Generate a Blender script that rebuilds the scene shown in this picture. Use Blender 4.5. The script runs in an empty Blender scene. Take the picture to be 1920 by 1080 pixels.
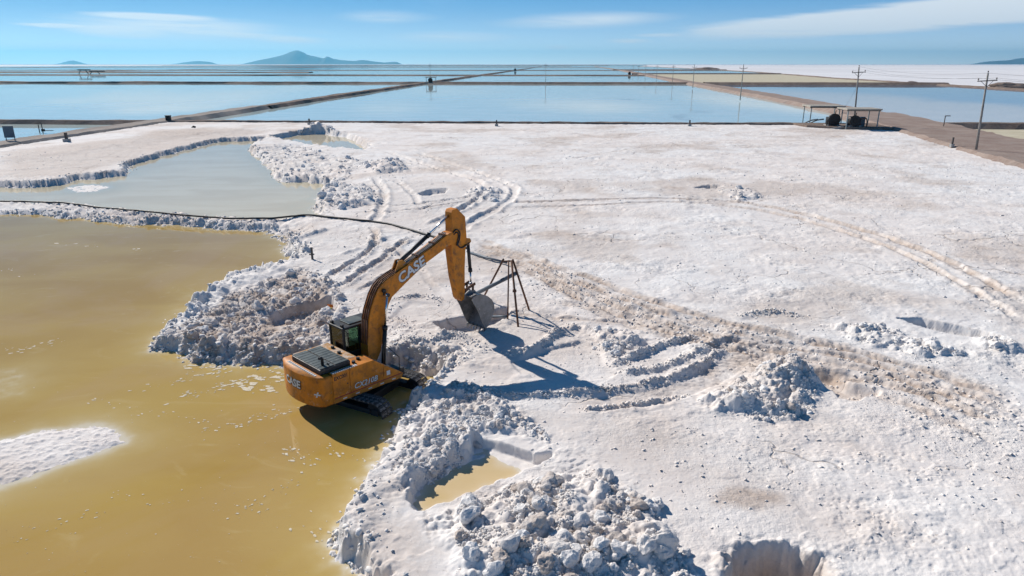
import bpy, bmesh, math, random
import numpy as np
from mathutils import Vector, Matrix, Euler

# ------------------------------------------------------------------ camera, sky, sun, exposure
scene = bpy.context.scene
CAM_H = 11.5
FPX = 1280.0                                   # focal length in photo pixels (photo is 1920 wide)
PITCH = math.atan((540 - 120) / FPX)
cam_data = bpy.data.cameras.new('camera')
cam_data.sensor_width = 36.0
cam_data.lens = 36.0 * FPX / 1920.0
cam_data.clip_start = 0.1
cam_data.clip_end = 200000.0
cam = bpy.data.objects.new('camera', cam_data)
cam.location = (0, 0, CAM_H)
cam.rotation_euler = (math.pi / 2 - PITCH, 0, 0)
scene.collection.objects.link(cam)
scene.camera = cam

SUN_EL = math.radians(35.2)
SHADOW_AZ = math.radians(-45.0)                # direction in which shadows fall, from +X towards +Y
SUN_DIR = Vector((-math.cos(SHADOW_AZ) * math.cos(SUN_EL), -math.sin(SHADOW_AZ) * math.cos(SUN_EL), math.sin(SUN_EL)))
sun_data = bpy.data.lights.new('sun', 'SUN')
sun_data.energy = 5.0
sun_data.angle = math.radians(0.53)
sun_data.color = (1.0, 0.94, 0.865)
sun = bpy.data.objects.new('sun', sun_data)
sun.rotation_euler = SUN_DIR.to_track_quat('Z', 'Y').to_euler()
sun.location = (-30, 30, 60)
scene.collection.objects.link(sun)

scene.view_settings.view_transform = 'Standard'
scene.view_settings.look = 'None'
scene.view_settings.exposure = 0.05
scene.view_settings.gamma = 1.0
scene.render.engine = 'CYCLES'
scene.cycles.use_denoising = True
scene.cycles.max_bounces = 6
scene.cycles.diffuse_bounces = 2
scene.cycles.glossy_bounces = 3
scene.cycles.transparent_max_bounces = 8
scene.cycles.caustics_reflective = False
scene.cycles.caustics_refractive = False
scene.cycles.volume_bounces = 0

C_, S_ = math.cos(PITCH), math.sin(PITCH)


def ray(px, py):
    a = (px - 960) / FPX
    b = -(py - 540) / FPX
    return np.array([a, C_ + b * S_, -S_ + b * C_])


def G(px, py, z=0.0):
    r = ray(px, py)
    t = (z - CAM_H) / r[2]
    return (r[0] * t, r[1] * t)


def at_dist(px, py, y):
    r = ray(px, py)
    t = y / r[1]
    return Vector((r[0] * t, y, CAM_H + r[2] * t))


# ------------------------------------------------------------------ node helpers
class NT:
    def __init__(self, tree):
        self.t = tree
        self.l = tree.links

    def n(self, kind, **kw):
        nd = self.t.nodes.new(kind)
        for k, v in kw.items():
            setattr(nd, k, v)
        return nd

    def put(self, sock, v):
        if hasattr(v, 'links') or isinstance(v, bpy.types.NodeSocket):
            self.l.new(v, sock)
        else:
            sock.default_value = v

    def m(self, op, a, b=None, c=None, clamp=False):
        nd = self.n('ShaderNodeMath', operation=op, use_clamp=clamp)
        for i, v in enumerate((a, b, c)):
            if v is not None:
                self.put(nd.inputs[i], v)
        return nd.outputs[0]

    def mix(self, f, a, b, blend='MIX'):
        nd = self.n('ShaderNodeMix', data_type='RGBA', blend_type=blend)
        self.put(nd.inputs[0], f)
        self.put(nd.inputs[6], a)
        self.put(nd.inputs[7], b)
        return nd.outputs[2]

    def ramp(self, v, lo, hi, a=0.0, b=1.0, smooth=True):
        nd = self.n('ShaderNodeMapRange', interpolation_type='SMOOTHSTEP' if smooth else 'LINEAR')
        self.put(nd.inputs[0], v)
        nd.inputs[1].default_value = lo
        nd.inputs[2].default_value = hi
        nd.inputs[3].default_value = a
        nd.inputs[4].default_value = b
        return nd.outputs[0]

    def noise(self, vec, scale, detail=4.0, rough=0.55, dist=0.0):
        nd = self.n('ShaderNodeTexNoise')
        if vec is not None:
            self.l.new(vec, nd.inputs['Vector'])
        nd.inputs['Scale'].default_value = scale
        nd.inputs['Detail'].default_value = detail
        nd.inputs['Roughness'].default_value = rough
        nd.inputs['Distortion'].default_value = dist
        return nd.outputs['Fac']

    def vmul(self, vec, s):
        nd = self.n('ShaderNodeVectorMath', operation='MULTIPLY')
        self.l.new(vec, nd.inputs[0])
        nd.inputs[1].default_value = s
        return nd.outputs[0]

    def pos(self):
        return self.n('ShaderNodeNewGeometry').outputs['Position']

    def objpos(self):
        return self.n('ShaderNodeTexCoord').outputs['Object']

    def attr(self, name):
        return self.n('ShaderNodeAttribute', attribute_name=name).outputs['Fac']

    def bump(self, h, strength, distance):
        nd = self.n('ShaderNodeBump')
        nd.inputs['Strength'].default_value = strength
        nd.inputs['Distance'].default_value = distance
        self.l.new(h, nd.inputs['Height'])
        return nd.outputs['Normal']


def new_mat(name):
    m = bpy.data.materials.new(name)
    m.use_nodes = True
    t = NT(m.node_tree)
    return m, t, m.node_tree.nodes['Principled BSDF']


def srgb(r, g, b):
    def f(v):
        v /= 255.0
        return v / 12.92 if v <= 0.04045 else ((v + 0.055) / 1.055) ** 2.4
    return (f(r), f(g), f(b), 1.0)


# ------------------------------------------------------------------ world: clear sky with thin high cloud
world = bpy.data.worlds.new('World')
scene.world = world
world.use_nodes = True
w = NT(world.node_tree)
bg = world.node_tree.nodes['Background']
sky = w.n('ShaderNodeTexSky', sky_type='NISHITA')
sky.sun_disc = False
sky.sun_elevation = SUN_EL
sky.sun_rotation = math.atan2(SUN_DIR.x, SUN_DIR.y)
sky.altitude = 3600
sky.air_density = 1.0
sky.dust_density = 0.25
sky.ozone_density = 3.0
CLEAR_B = (0.05, 2.5, 6.2, 1)
CLEAR_H = (14.5, 15.0, 14.6, 1)
sep = w.n('ShaderNodeSeparateXYZ')
w.l.new(w.n('ShaderNodeTexCoord').outputs['Generated'], sep.inputs[0])
sx, sy, sz = sep.outputs
az = w.m('ARCTAN2', sx, sy)
el = w.m('ARCSINE', sz)


def azel(px, py):
    r = ray(px, py)
    return math.atan2(r[0], r[1]), math.atan2(r[2], math.hypot(r[0], r[1]))


def streak_noise(sa, se, sc, det, off):
    cv = w.n('ShaderNodeCombineXYZ')
    w.l.new(w.m('MULTIPLY', az, sa), cv.inputs[0])
    w.l.new(w.m('MULTIPLY', w.m('ADD', el, w.m('MULTIPLY', az, 0.03)), se), cv.inputs[1])
    cv.inputs[2].default_value = off
    return w.noise(cv.outputs[0], sc, det, 0.6, 0.6)


def cloud(px, py, hw, hh, tilt, soft, strength, noise_sock, lo, hi):
    a0, e0 = azel(px, py)
    da = w.m('SUBTRACT', az, a0)
    de = w.m('SUBTRACT', el, e0)
    ct, st = math.cos(tilt), math.sin(tilt)
    u = w.m('DIVIDE', w.m('ADD', w.m('MULTIPLY', da, ct), w.m('MULTIPLY', de, st)), hw / FPX * 0.85)
    v = w.m('DIVIDE', w.m('SUBTRACT', w.m('MULTIPLY', de, ct), w.m('MULTIPLY', da, st)), hh / FPX)
    r = w.m('SQRT', w.m('ADD', w.m('MULTIPLY', u, u), w.m('MULTIPLY', v, v)))
    r = w.m('ADD', r, w.m('MULTIPLY', w.m('SUBTRACT', noise_sock, 0.5), 0.75))
    body = w.ramp(r, 1.0, 1.0 - soft, 0.0, 1.0)
    tex = w.ramp(noise_sock, lo, hi, 0.5, 1.0)
    return w.m('MULTIPLY', w.m('MULTIPLY', body, tex), strength * 1.7)


nz1 = streak_noise(9, 110, 1.0, 4, 1.7)
nz2 = streak_noise(5, 60, 1.0, 3, 8.3)
nz3 = streak_noise(22, 230, 1.0, 2, 4.1)
cl = [cloud(330, 52, 270, 24, -0.02, 0.8, 0.62, nz1, 0.35, 0.62),
      cloud(290, 32, 150, 8, -0.02, 0.7, 0.85, nz1, 0.3, 0.6),
      cloud(110, 48, 78, 5, -0.02, 0.7, 0.8, nz3, 0.3, 0.6),
      cloud(230, 58, 120, 14, -0.04, 0.7, 0.75, nz1, 0.3, 0.6),
      cloud(400, 62, 220, 9, -0.05, 0.8, 0.7, nz1, 0.3, 0.6),
      cloud(540, 74, 100, 9, -0.04, 0.8, 0.65, nz3, 0.3, 0.6),
      cloud(1800, 22, 560, 26, 0.062, 0.45, 0.78, nz2, 0.2, 0.55),
      cloud(1430, 52, 180, 10, 0.03, 0.6, 0.7, nz2, 0.2, 0.55),
      cloud(1100, 38, 230, 17, 0.03, 0.8, 0.5, nz1, 0.35, 0.65),
      cloud(1180, 77, 60, 6, 0.0, 0.9, 0.6, nz3, 0.35, 0.6),
      cloud(1240, 66, 80, 5, 0.0, 0.9, 0.45, nz3, 0.35, 0.6),
      cloud(850, 70, 170, 13, 0.0, 0.9, 0.42, nz1, 0.4, 0.65),
      cloud(720, 32, 120, 14, 0.0, 0.9, 0.38, nz1, 0.4, 0.65),
      cloud(1045, 89, 34, 6, 0.0, 0.9, 0.5, nz3, 0.3, 0.6),
      cloud(150, 88, 260, 12, 0.0, 0.9, 0.4, nz1, 0.4, 0.65)]
tot = cl[0]
for c in cl[1:]:
    tot = w.m('MAXIMUM', tot, c)
# thin veil everywhere, so the sky outside the frame carries the same cirrus
veil = w.m('MULTIPLY', w.ramp(streak_noise(3, 14, 1.0, 5, 3.3), 0.5, 0.8), 0.06)
tot = w.m('MAXIMUM', tot, veil, clamp=True)
# Nishita gives the brightening towards the sun; the clear dry air of the plateau keeps the blue down to the horizon
nish = w.mix(1.0, sky.outputs[0], (0.42, 0.92, 1.05, 1), 'MULTIPLY')
fall = w.m('EXPONENT', w.m('MULTIPLY', w.m('MAXIMUM', el, 0.0), -1.0 / 0.038))
clear = w.mix(fall, CLEAR_B, CLEAR_H)
clear = w.mix(w.ramp(sz, 0.08, 0.6), clear, (0.16, 0.62, 1.75, 1))
SKY_TINT = w.mix(0.16, clear, nish)
skycol = w.mix(tot, SKY_TINT, (7.9, 8.6, 9.3, 1))
w.l.new(skycol, bg.inputs['Color'])
bg.inputs['Strength'].default_value = 0.1

# ------------------------------------------------------------------ object helpers
COL = scene.collection


def link(o, parent=None):
    COL.objects.link(o)
    if parent is not None:
        o.parent = parent
    return o


def mesh_obj(name, verts, faces, mat, parent=None, smooth=False):
    me = bpy.data.meshes.new(name)
    me.from_pydata([tuple(v) for v in verts], [], [tuple(f) for f in faces])
    me.materials.append(mat)
    if smooth:
        me.polygons.foreach_set('use_smooth', [True] * len(me.polygons))
    me.update()
    return link(bpy.data.objects.new(name, me), parent)


def bm_obj(name, bm, mat, parent=None, smooth=False):
    me = bpy.data.meshes.new(name)
    bmesh.ops.recalc_face_normals(bm, faces=bm.faces[:])
    if smooth:
        for f in bm.faces:
            f.smooth = True
    bm.to_mesh(me)
    bm.free()
    me.materials.append(mat)
    return link(bpy.data.objects.new(name, me), parent)


def empty(name, loc=(0, 0, 0), rot=(0, 0, 0), parent=None):
    o = bpy.data.objects.new(name, None)
    o.location = loc
    o.rotation_euler = rot
    o.empty_display_size = 0.2
    return link(o, parent)


def tag(o, label=None, cat=None, group=None, kind=None):
    if label:
        o['label'] = label
    if cat:
        o['category'] = cat
    if group:
        o['group'] = group
    if kind:
        o['kind'] = kind
    return o


def copy_tree(o, parent=None):
    c = o.copy()
    link(c, parent)
    for ch in list(o.children):
        copy_tree(ch, c)
    return c


def add_box(bm, x0, x1, y0, y1, z0, z1, bevel=0.0, mat=None):
    vs = [bm.verts.new(p) for p in ((x0, y0, z0), (x1, y0, z0), (x1, y1, z0), (x0, y1, z0), (x0, y0, z1), (x1, y0, z1), (x1, y1, z1), (x0, y1, z1))]
    if mat is not None:
        for v in vs:
            v.co = mat @ v.co
    fs = [bm.faces.new([vs[i] for i in q]) for q in ((3, 2, 1, 0), (4, 5, 6, 7), (0, 1, 5, 4), (1, 2, 6, 5), (2, 3, 7, 6), (3, 0, 4, 7))]
    if bevel > 0:
        es = list({e for f in fs for e in f.edges})
        bmesh.ops.bevel(bm, geom=es, offset=bevel, segments=2, affect='EDGES', profile=0.6)


def box(name, x0, x1, y0, y1, z0, z1, mat, parent=None, bevel=0.0):
    bm = bmesh.new()
    add_box(bm, x0, x1, y0, y1, z0, z1, bevel)
    return bm_obj(name, bm, mat, parent)


def prism_xz(bm, outline, y0, y1, bevel=0.0):
    a = [bm.verts.new((x, y0, z)) for x, z in outline]
    b = [bm.verts.new((x, y1, z)) for x, z in outline]
    n = len(outline)
    fa = bm.faces.new(a)
    fb = bm.faces.new(list(reversed(b)))
    for i in range(n):
        bm.faces.new((a[(i + 1) % n], a[i], b[i], b[(i + 1) % n]))
    if bevel > 0:
        es = list(set(list(fa.edges) + list(fb.edges)))
        bmesh.ops.bevel(bm, geom=es, offset=bevel, segments=2, affect='EDGES', profile=0.6)


def prism_xy(bm, outline, z0, z1, bevel=0.0):
    a = [bm.verts.new((x, y, z0)) for x, y in outline]
    b = [bm.verts.new((x, y, z1)) for x, y in outline]
    n = len(outline)
    fa = bm.faces.new(list(reversed(a)))
    fb = bm.faces.new(b)
    for i in range(n):
        bm.faces.new((a[i], a[(i + 1) % n], b[(i + 1) % n], b[i]))
    if bevel > 0:
        es = list(set(list(fa.edges) + list(fb.edges)))
        bmesh.ops.bevel(bm, geom=es, offset=bevel, segments=3, affect='EDGES', profile=0.6)


def add_tube(bm, pts, rad, seg=10, caps=True):
    pts = [Vector(p) for p in pts]
    rads = rad if isinstance(rad, (list, tuple)) else [rad] * len(pts)
    rings = []
    up = Vector((0.13, 0.21, 1.0)).normalized()
    for i, p in enumerate(pts):
        d = (pts[min(i + 1, len(pts) - 1)] - pts[max(i - 1, 0)]).normalized()
        if abs(d.dot(up)) > 0.97:
            up = Vector((1, 0.1, 0)).normalized()
        s = d.cross(up).normalized()
        t = s.cross(d).normalized()
        rings.append([bm.verts.new(p + (s * math.cos(2 * math.pi * k / seg) + t * math.sin(2 * math.pi * k / seg)) * rads[i]) for k in range(seg)])
    for a, b in zip(rings[:-1], rings[1:]):
        for k in range(seg):
            f = bm.faces.new((a[k], a[(k + 1) % seg], b[(k + 1) % seg], b[k]))
            f.smooth = True
    if caps:
        bm.faces.new(list(reversed(rings[0])))
        bm.faces.new(rings[-1])


def tube(name, pts, rad, mat, parent=None, seg=10):
    bm = bmesh.new()
    add_tube(bm, pts, rad, seg)
    return bm_obj(name, bm, mat, parent)


def smooth_path(pts, n=8):
    """Catmull-Rom through points (tuples of any length)."""
    P = [np.array(p, float) for p in pts]
    P = [2 * P[0] - P[1]] + P + [2 * P[-1] - P[-2]]
    out = []
    for i in range(1, len(P) - 2):
        for k in range(n):
            t = k / n
            a, b, c, d = P[i - 1], P[i], P[i + 1], P[i + 2]
            out.append(0.5 * (2 * b + (c - a) * t + (2 * a - 5 * b + 4 * c - d) * t * t + (3 * b - a - 3 * c + d) * t ** 3))
    out.append(P[-2])
    return out


# ------------------------------------------------------------------ materials
def salt_material(name, lump=False, tanned=False):
    m, t, b = new_mat(name)
    p = t.pos()
    tint = t.attr('tint')
    wet = t.attr('wet')
    n1 = t.noise(p, 0.35, 4, 0.6)
    n2 = t.noise(p, 2.3, 4, 0.65)
    n3 = t.noise(p, 7.0, 3, 0.7)
    big = t.noise(p, 0.05, 3, 0.5)
    white = t.mix(t.ramp(n1, 0.3, 0.7), (0.78, 0.735, 0.70, 1), (0.85, 0.825, 0.795, 1))
    white = t.mix(t.ramp(big, 0.35, 0.65), white, t.mix(1.0, white, (1.0, 0.955, 0.925, 1), 'MULTIPLY'))
    tan = t.mix(t.ramp(n2, 0.3, 0.7), (0.43, 0.335, 0.27, 1), (0.62, 0.52, 0.445, 1))
    if lump:
        rnd = t.n('ShaderNodeObjectInfo').outputs['Random']
        f = t.m('MULTIPLY', t.ramp(t.m('ADD', t.m('MULTIPLY', rnd, 0.5), t.m('MULTIPLY', n1, 0.8)), 0.55 if not tanned else 0.3, 1.0 if not tanned else 0.75), 0.45 if not tanned else 0.8)
    else:
        f = t.m('MULTIPLY', tint, t.ramp(t.m('ADD', n2, t.m('MULTIPLY', tint, 0.25)), 0.38, 0.62, 0.35, 1.0), clamp=True)
    if lump:
        white = t.mix(t.ramp(n1, 0.3, 0.7), (0.84, 0.795, 0.755, 1), (0.88, 0.86, 0.84, 1))
    col = t.mix(f, white, tan)
    speck = t.m('MULTIPLY', t.ramp(n3, 0.60, 0.70), t.ramp(n2, 0.42, 0.62))
    col = t.mix(t.m('MULTIPLY', speck, 0.15 if lump else 0.62), col, (0.40, 0.33, 0.28, 1))
    wetcol = t.mix(t.ramp(n2, 0.35, 0.65), (0.42, 0.32, 0.17, 1), (0.62, 0.53, 0.38, 1))
    col = t.mix(t.m('MULTIPLY', wet, 0.9, clamp=True), col, wetcol)
    rg = t.m('SUBTRACT', 0.9, t.m('MULTIPLY', wet, 0.45))
    t.l.new(rg, b.inputs['Roughness'])
    b.inputs['Specular IOR Level'].default_value = 0.25
    fine = t.noise(p, 5.5 if not lump else 9.0, 5, 0.7)
    h = fine
    CR_ = []
    if not lump:
        vor = t.n('ShaderNodeTexVoronoi', feature='DISTANCE_TO_EDGE')
        wv = t.n('ShaderNodeVectorMath', operation='ADD')
        t.l.new(p, wv.inputs[0])
        nv = t.n('ShaderNodeTexNoise')
        t.l.new(p, nv.inputs['Vector'])
        nv.inputs['Scale'].default_value = 0.8
        nv.inputs['Detail'].default_value = 3
        t.l.new(t.vmul(nv.outputs['Color'], (2.2, 2.2, 0)), wv.inputs[1])
        t.l.new(wv.outputs[0], vor.inputs['Vector'])
        vor.inputs['Scale'].default_value = 0.22
        crack = t.ramp(vor.outputs['Distance'], 0.0, 0.016, -1.0, 0.0)
        crack = t.m('MULTIPLY', crack, t.ramp(t.noise(p, 0.12, 1), 0.49, 0.62))
        h = t.m('ADD', t.m('MULTIPLY', fine, t.ramp(t.noise(p, 0.22, 2), 0.4, 0.62, 0.35, 1.25)), t.m('MULTIPLY', crack, 0.7))
        CR_.append(crack)
    t.l.new(t.bump(h, 0.6 if not lump else 0.8, 0.09), b.inputs['Normal'])
    if CR_:
        col = t.mix(t.m('MULTIPLY', CR_[0], -0.55), col, (0.33, 0.265, 0.215, 1))
    t.l.new(col, b.inputs['Base Color'])
    return m


M_SALT = salt_material('salt_crust')
M_LUMP = salt_material('salt_lumps', True)


def earth_material(name, c1, c2, c3, bump=0.15):
    m, t, b = new_mat(name)
    p = t.pos()
    n1 = t.noise(p, 0.25, 6, 0.65)
    n2 = t.noise(p, 3.0, 6, 0.7)
    col = t.mix(t.ramp(n1, 0.3, 0.7), c1, c2)
    col = t.mix(t.m('MULTIPLY', t.ramp(n2, 0.45, 0.75), 0.7), col, c3)
    t.l.new(col, b.inputs['Base Color'])
    b.inputs['Roughness'].default_value = 0.95
    b.inputs['Specular IOR Level'].default_value = 0.1
    t.l.new(t.bump(n2, 0.7, bump), b.inputs['Normal'])
    return m


M_EARTH = earth_material('dike_earth', (0.16, 0.115, 0.09, 1), (0.26, 0.20, 0.165, 1), (0.34, 0.29, 0.25, 1))
M_ROAD = earth_material('dirt_road', (0.30, 0.26, 0.225, 1), (0.38, 0.335, 0.30, 1), (0.24, 0.195, 0.165, 1), 0.08)
M_ROADR = earth_material('reddish_dirt', (0.27, 0.195, 0.16, 1), (0.36, 0.285, 0.24, 1), (0.42, 0.36, 0.32, 1), 0.1)


def water_material(name, murk1, murk2, k, depth_attr=True, patches=None, ripple=0.25, rscale=1.2, rough=0.03, shallow=(0.56, 0.415, 0.15, 1), edge=(0.72, 0.66, 0.54, 1), silt=None):
    """Opaque-with-depth brine over the salt bed, Fresnel mirror on top."""
    m, t, b = new_mat(name)
    nt = m.node_tree
    nt.nodes.remove(b)
    out = nt.nodes['Material Output']
    p = t.pos()
    n1 = t.noise(t.vmul(p, (0.10, 0.22, 1)), 1.0, 4, 0.5, 0.8)
    col = t.mix(t.ramp(n1, 0.35, 0.65), murk1, murk2)
    if silt:
        sl = t.ramp(t.noise(t.vmul(p, (0.055, 0.05, 1)), 1.0, 6, 0.62, 1.6), 0.46, 0.64)
        col = t.mix(t.m('MULTIPLY', sl, 0.3), col, silt)
        wisp = t.ramp(t.noise(t.vmul(p, (0.22, 0.5, 1)), 1.0, 6, 0.65, 2.5), 0.56, 0.72)
        col = t.mix(t.m('MULTIPLY', wisp, 0.35), col, (0.60, 0.46, 0.22, 1))
    if patches:
        pm = t.ramp(t.noise(t.vmul(p, (0.03, 0.012, 1)), 1.0, 5, 0.6, 1.0), 0.56, 0.74)
        col = t.mix(pm, col, patches)
    if depth_attr:
        depn = t.m('MAXIMUM', t.m('ADD', t.attr('depth'), t.m('MULTIPLY', t.m('SUBTRACT', t.noise(p, 0.5, 4), 0.5), 0.10)), 0.0)
        col = t.mix(t.m('EXPONENT', t.m('MULTIPLY', depn, -k)), col, shallow)
        col = t.mix(t.m('EXPONENT', t.m('MULTIPLY', t.m('MAXIMUM', depn, 0.01), -22.0)), col, edge)
    dif = t.n('ShaderNodeBsdfDiffuse')
    t.l.new(col, dif.inputs[0])
    body = dif.outputs[0]
    gl = t.n('ShaderNodeBsdfGlossy')
    gl.inputs['Roughness'].default_value = rough
    rip = t.noise(t.vmul(p, (1.0, 1.6, 1)), rscale, 3, 0.5)
    nrm = t.bump(rip, ripple, 0.02)
    t.l.new(nrm, gl.inputs['Normal'])
    fr = t.n('ShaderNodeFresnel')
    fr.inputs['IOR'].default_value = 1.34
    t.l.new(nrm, fr.inputs['Normal'])
    ms = t.n('ShaderNodeMixShader')
    t.l.new(fr.outputs[0], ms.inputs[0])
    t.l.new(body, ms.inputs[1])
    t.l.new(gl.outputs[0], ms.inputs[2])
    t.l.new(ms.outputs[0], out.inputs['Surface'])
    return m


M_BRINE = water_material('ochre_brine', (0.43, 0.268, 0.056, 1), (0.49, 0.325, 0.080, 1), 4.5, ripple=0.14, silt=(0.50, 0.34, 0.19, 1))
M_BRINE2 = water_material('grey_green_brine', (0.74, 0.62, 0.42, 1), (0.82, 0.71, 0.50, 1), 5.0, ripple=0.06, shallow=(0.62, 0.57, 0.40, 1))
M_PUDDLE = water_material('yellow_puddle_brine', (0.58, 0.42, 0.17, 1), (0.70, 0.52, 0.28, 1), 9.0, ripple=0.05, shallow=(0.72, 0.55, 0.32, 1))
M_PONDB = water_material('blue_pond_brine', (0.68, 0.82, 0.79, 1), (0.78, 0.88, 0.84, 1), 1, False, (0.34, 0.30, 0.25, 1), 0.02, 0.5, 0.04)
M_PONDG = water_material('pale_green_pond_brine', (0.66, 0.78, 0.68, 1), (0.76, 0.84, 0.76, 1), 1, False, None, 0.02, 0.5, 0.05)
M_PONDD = water_material('deep_blue_pond_brine', (0.16, 0.27, 0.42, 1), (0.26, 0.36, 0.50, 1), 1, False, None, 0.02, 0.5, 0.02)
M_PONDY = earth_material('drying_pond_bed', (0.50, 0.44, 0.31, 1), (0.60, 0.54, 0.40, 1), (0.66, 0.62, 0.5, 1), 0.02)


def simple_mat(name, col, rough=0.6, metal=0.0, var=0.25, scale=4.0, dirt=None, dirt_lo=0.55, dirt_hi=0.75, bump=0.0, spec=0.4, splash=None):
    m, t, b = new_mat(name)
    p = t.objpos()
    n1 = t.noise(p, scale, 6, 0.65)
    dark = tuple(c * (1 - var) for c in col[:3]) + (1,)
    lite = tuple(min(1, c * (1 + var * 0.5)) for c in col[:3]) + (1,)
    c = t.mix(t.ramp(n1, 0.3, 0.7), dark, lite)
    if dirt:
        n2 = t.noise(p, scale * 2.3, 7, 0.7)
        c = t.mix(t.m('MULTIPLY', t.ramp(n2, dirt_lo, dirt_hi), 0.85), c, dirt)
    if splash:
        zs = t.n('ShaderNodeSeparateXYZ')
        t.l.new(p, zs.inputs[0])
        low = t.ramp(zs.outputs[2], 2.3, 1.0)
        sp = t.ramp(t.m('ADD', t.noise(p, 5.0, 6, 0.75), t.m('MULTIPLY', low, 0.06)), 0.60, 0.72)
        c = t.mix(t.m('MULTIPLY', sp, 0.45), c, splash)
    t.l.new(c, b.inputs['Base Color'])
    t.l.new(t.ramp(n1, 0.2, 0.8, max(0.05, rough - 0.12), min(1, rough + 0.15)), b.inputs['Roughness'])
    b.inputs['Metallic'].default_value = metal
    b.inputs['Specular IOR Level'].default_value = spec
    if bump:
        t.l.new(t.bump(t.noise(p, scale * 6, 5, 0.7), 0.5, bump), b.inputs['Normal'])
    return m

# ------------------------------------------------------------------ terrain: numpy height field in metres
F32 = np.float32


def _hash(ix, iy, seed):
    h = (ix.astype(np.int64) * 374761393 + iy.astype(np.int64) * 668265263 + seed * 974634777) & 0xFFFFFFFF
    h = ((h ^ (h >> 13)) * 1274126177) & 0xFFFFFFFF
    return ((h ^ (h >> 16)) & 0xFFFF).astype(F32) / F32(65535.0)


def perlin(x, y, seed):
    xi = np.floor(x); yi = np.floor(y)
    fx = (x - xi).astype(F32); fy = (y - yi).astype(F32)
    u = fx * fx * fx * (fx * (fx * 6 - 15) + 10); v = fy * fy * fy * (fy * (fy * 6 - 15) + 10)
    r = []
    for dx in (0, 1):
        for dy in (0, 1):
            a = _hash(xi + dx, yi + dy, seed) * F32(6.2831853)
            r.append(np.cos(a) * (fx - dx) + np.sin(a) * (fy - dy))
    return (r[0] * (1 - u) + r[2] * u) * (1 - v) + (r[1] * (1 - u) + r[3] * u) * v


def fbm(x, y, wl, octv, seed, gain=0.5, billow=False):
    out = np.zeros(x.shape, F32); a = 1.0; f = 1.0 / wl
    for o in range(octv):
        n = perlin(x * f + o * 17.3, y * f - o * 9.1, seed + o)
        out += a * (np.abs(n) * 2 - 0.5 if billow else n * 1.4)
        a *= gain; f *= 2.03
    return out


def worley_lumps(x, y, size, seed):
    """Rounded lumps of about the given size, 0..1."""
    xs, ys = x / size, y / size
    xi = np.floor(xs); yi = np.floor(ys)
    best = np.zeros(x.shape, F32)
    for dx in (-1, 0, 1):
        for dy in (-1, 0, 1):
            cx, cy = xi + dx, yi + dy
            h1 = _hash(cx, cy, seed); h2 = _hash(cx, cy, seed + 71); h3 = _hash(cx, cy, seed + 133)
            rr = 0.25 + 0.45 * h3
            d2 = ((xs - cx - h1) ** 2 + (ys - cy - h2) ** 2) / (rr * rr)
            best = np.maximum(best, np.sqrt(np.clip(1 - d2, 0, 1)) * rr)
    return best.astype(F32)


def sstep(a, b, v):
    t = np.clip((v - a) / (b - a), 0, 1)
    return t * t * (3 - 2 * t)


def sdf_poly(x, y, poly):
    """Signed distance (inside negative) to a closed polygon."""
    d2 = np.full(x.shape, 1e12); inside = np.zeros(x.shape, bool)
    n = len(poly)
    for i in range(n):
        ax, ay = poly[i]; bx, by = poly[(i + 1) % n]
        ex, ey = bx - ax, by - ay
        wx, wy = x - ax, y - ay
        t = np.clip((wx * ex + wy * ey) / (ex * ex + ey * ey + 1e-12), 0, 1)
        d2 = np.minimum(d2, (wx - ex * t) ** 2 + (wy - ey * t) ** 2)
        c = ((ay > y) != (by > y)) & (x < ex * (y - ay) / (ey if abs(ey) > 1e-9 else 1e-9) + ax)
        inside ^= c
    d = np.sqrt(d2)
    return np.where(inside, -d, d)


def dist_line(x, y, pts):
    """Distance to a polyline and arc length of the nearest point."""
    d2 = np.full(x.shape, 1e12); s = np.zeros(x.shape); side = np.zeros(x.shape); acc = 0.0
    for (ax, ay), (bx, by) in zip(pts[:-1], pts[1:]):
        ex, ey = bx - ax, by - ay; L2 = ex * ex + ey * ey + 1e-12; L = math.sqrt(L2)
        wx, wy = x - ax, y - ay
        t = np.clip((wx * ex + wy * ey) / L2, 0, 1)
        q = (wx - ex * t) ** 2 + (wy - ey * t) ** 2
        m = q < d2
        d2 = np.where(m, q, d2); s = np.where(m, acc + t * L, s); side = np.where(m, np.sign(wx * ey - wy * ex), side)
        acc += L
    return np.sqrt(d2), s, side, acc


# ---- the grid: fan of vertices, finer near the viewer (level of detail)
ys = [2.0]
while ys[-1] < 158:
    yv = ys[-1]
    if yv < 11:
        ys.append(yv + 0.25)
    else:
        ys.append(yv + min(max(0.55 * (yv * yv + 130) / (CAM_H * 683), 0.036), 0.42))
ys = np.array(ys)
NC = 960
SS = np.linspace(-0.97, 0.97, NC)


def half_width(y):
    return 0.95 * y + 3.6


X = SS[None, :] * half_width(ys)[:, None]
Y = np.repeat(ys[:, None], NC, 1)
NR = len(ys)

WL = -0.8                                       # level of the brine in the diggings
H = np.zeros_like(X)
TINT = np.zeros_like(X)
WET = np.zeros_like(X)
ROUGH = np.zeros_like(X)
SMOOTH = np.zeros_like(X)                       # 1 where the crust was scraped flat


def region(pts, margin):
    """Index window of the grid round a set of world points."""
    P = np.array(pts)
    y0, y1 = P[:, 1].min() - margin, P[:, 1].max() + margin
    x0, x1 = P[:, 0].min() - margin, P[:, 0].max() + margin
    j0, j1 = np.searchsorted(ys, [y0, y1])
    j1 = min(NR, j1 + 1); j0 = max(0, j0 - 1)
    if j1 <= j0:
        return None
    yy = ys[j0:j1]
    hw = half_width(yy)
    i0 = max(0, int(np.searchsorted(SS, min((x0 / hw).min(), 2))) - 1)
    i1 = min(NC, int(np.searchsorted(SS, max((x1 / hw).max(), -2))) + 1)
    if i1 <= i0:
        return None
    return slice(j0, j1), slice(i0, i1)


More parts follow.
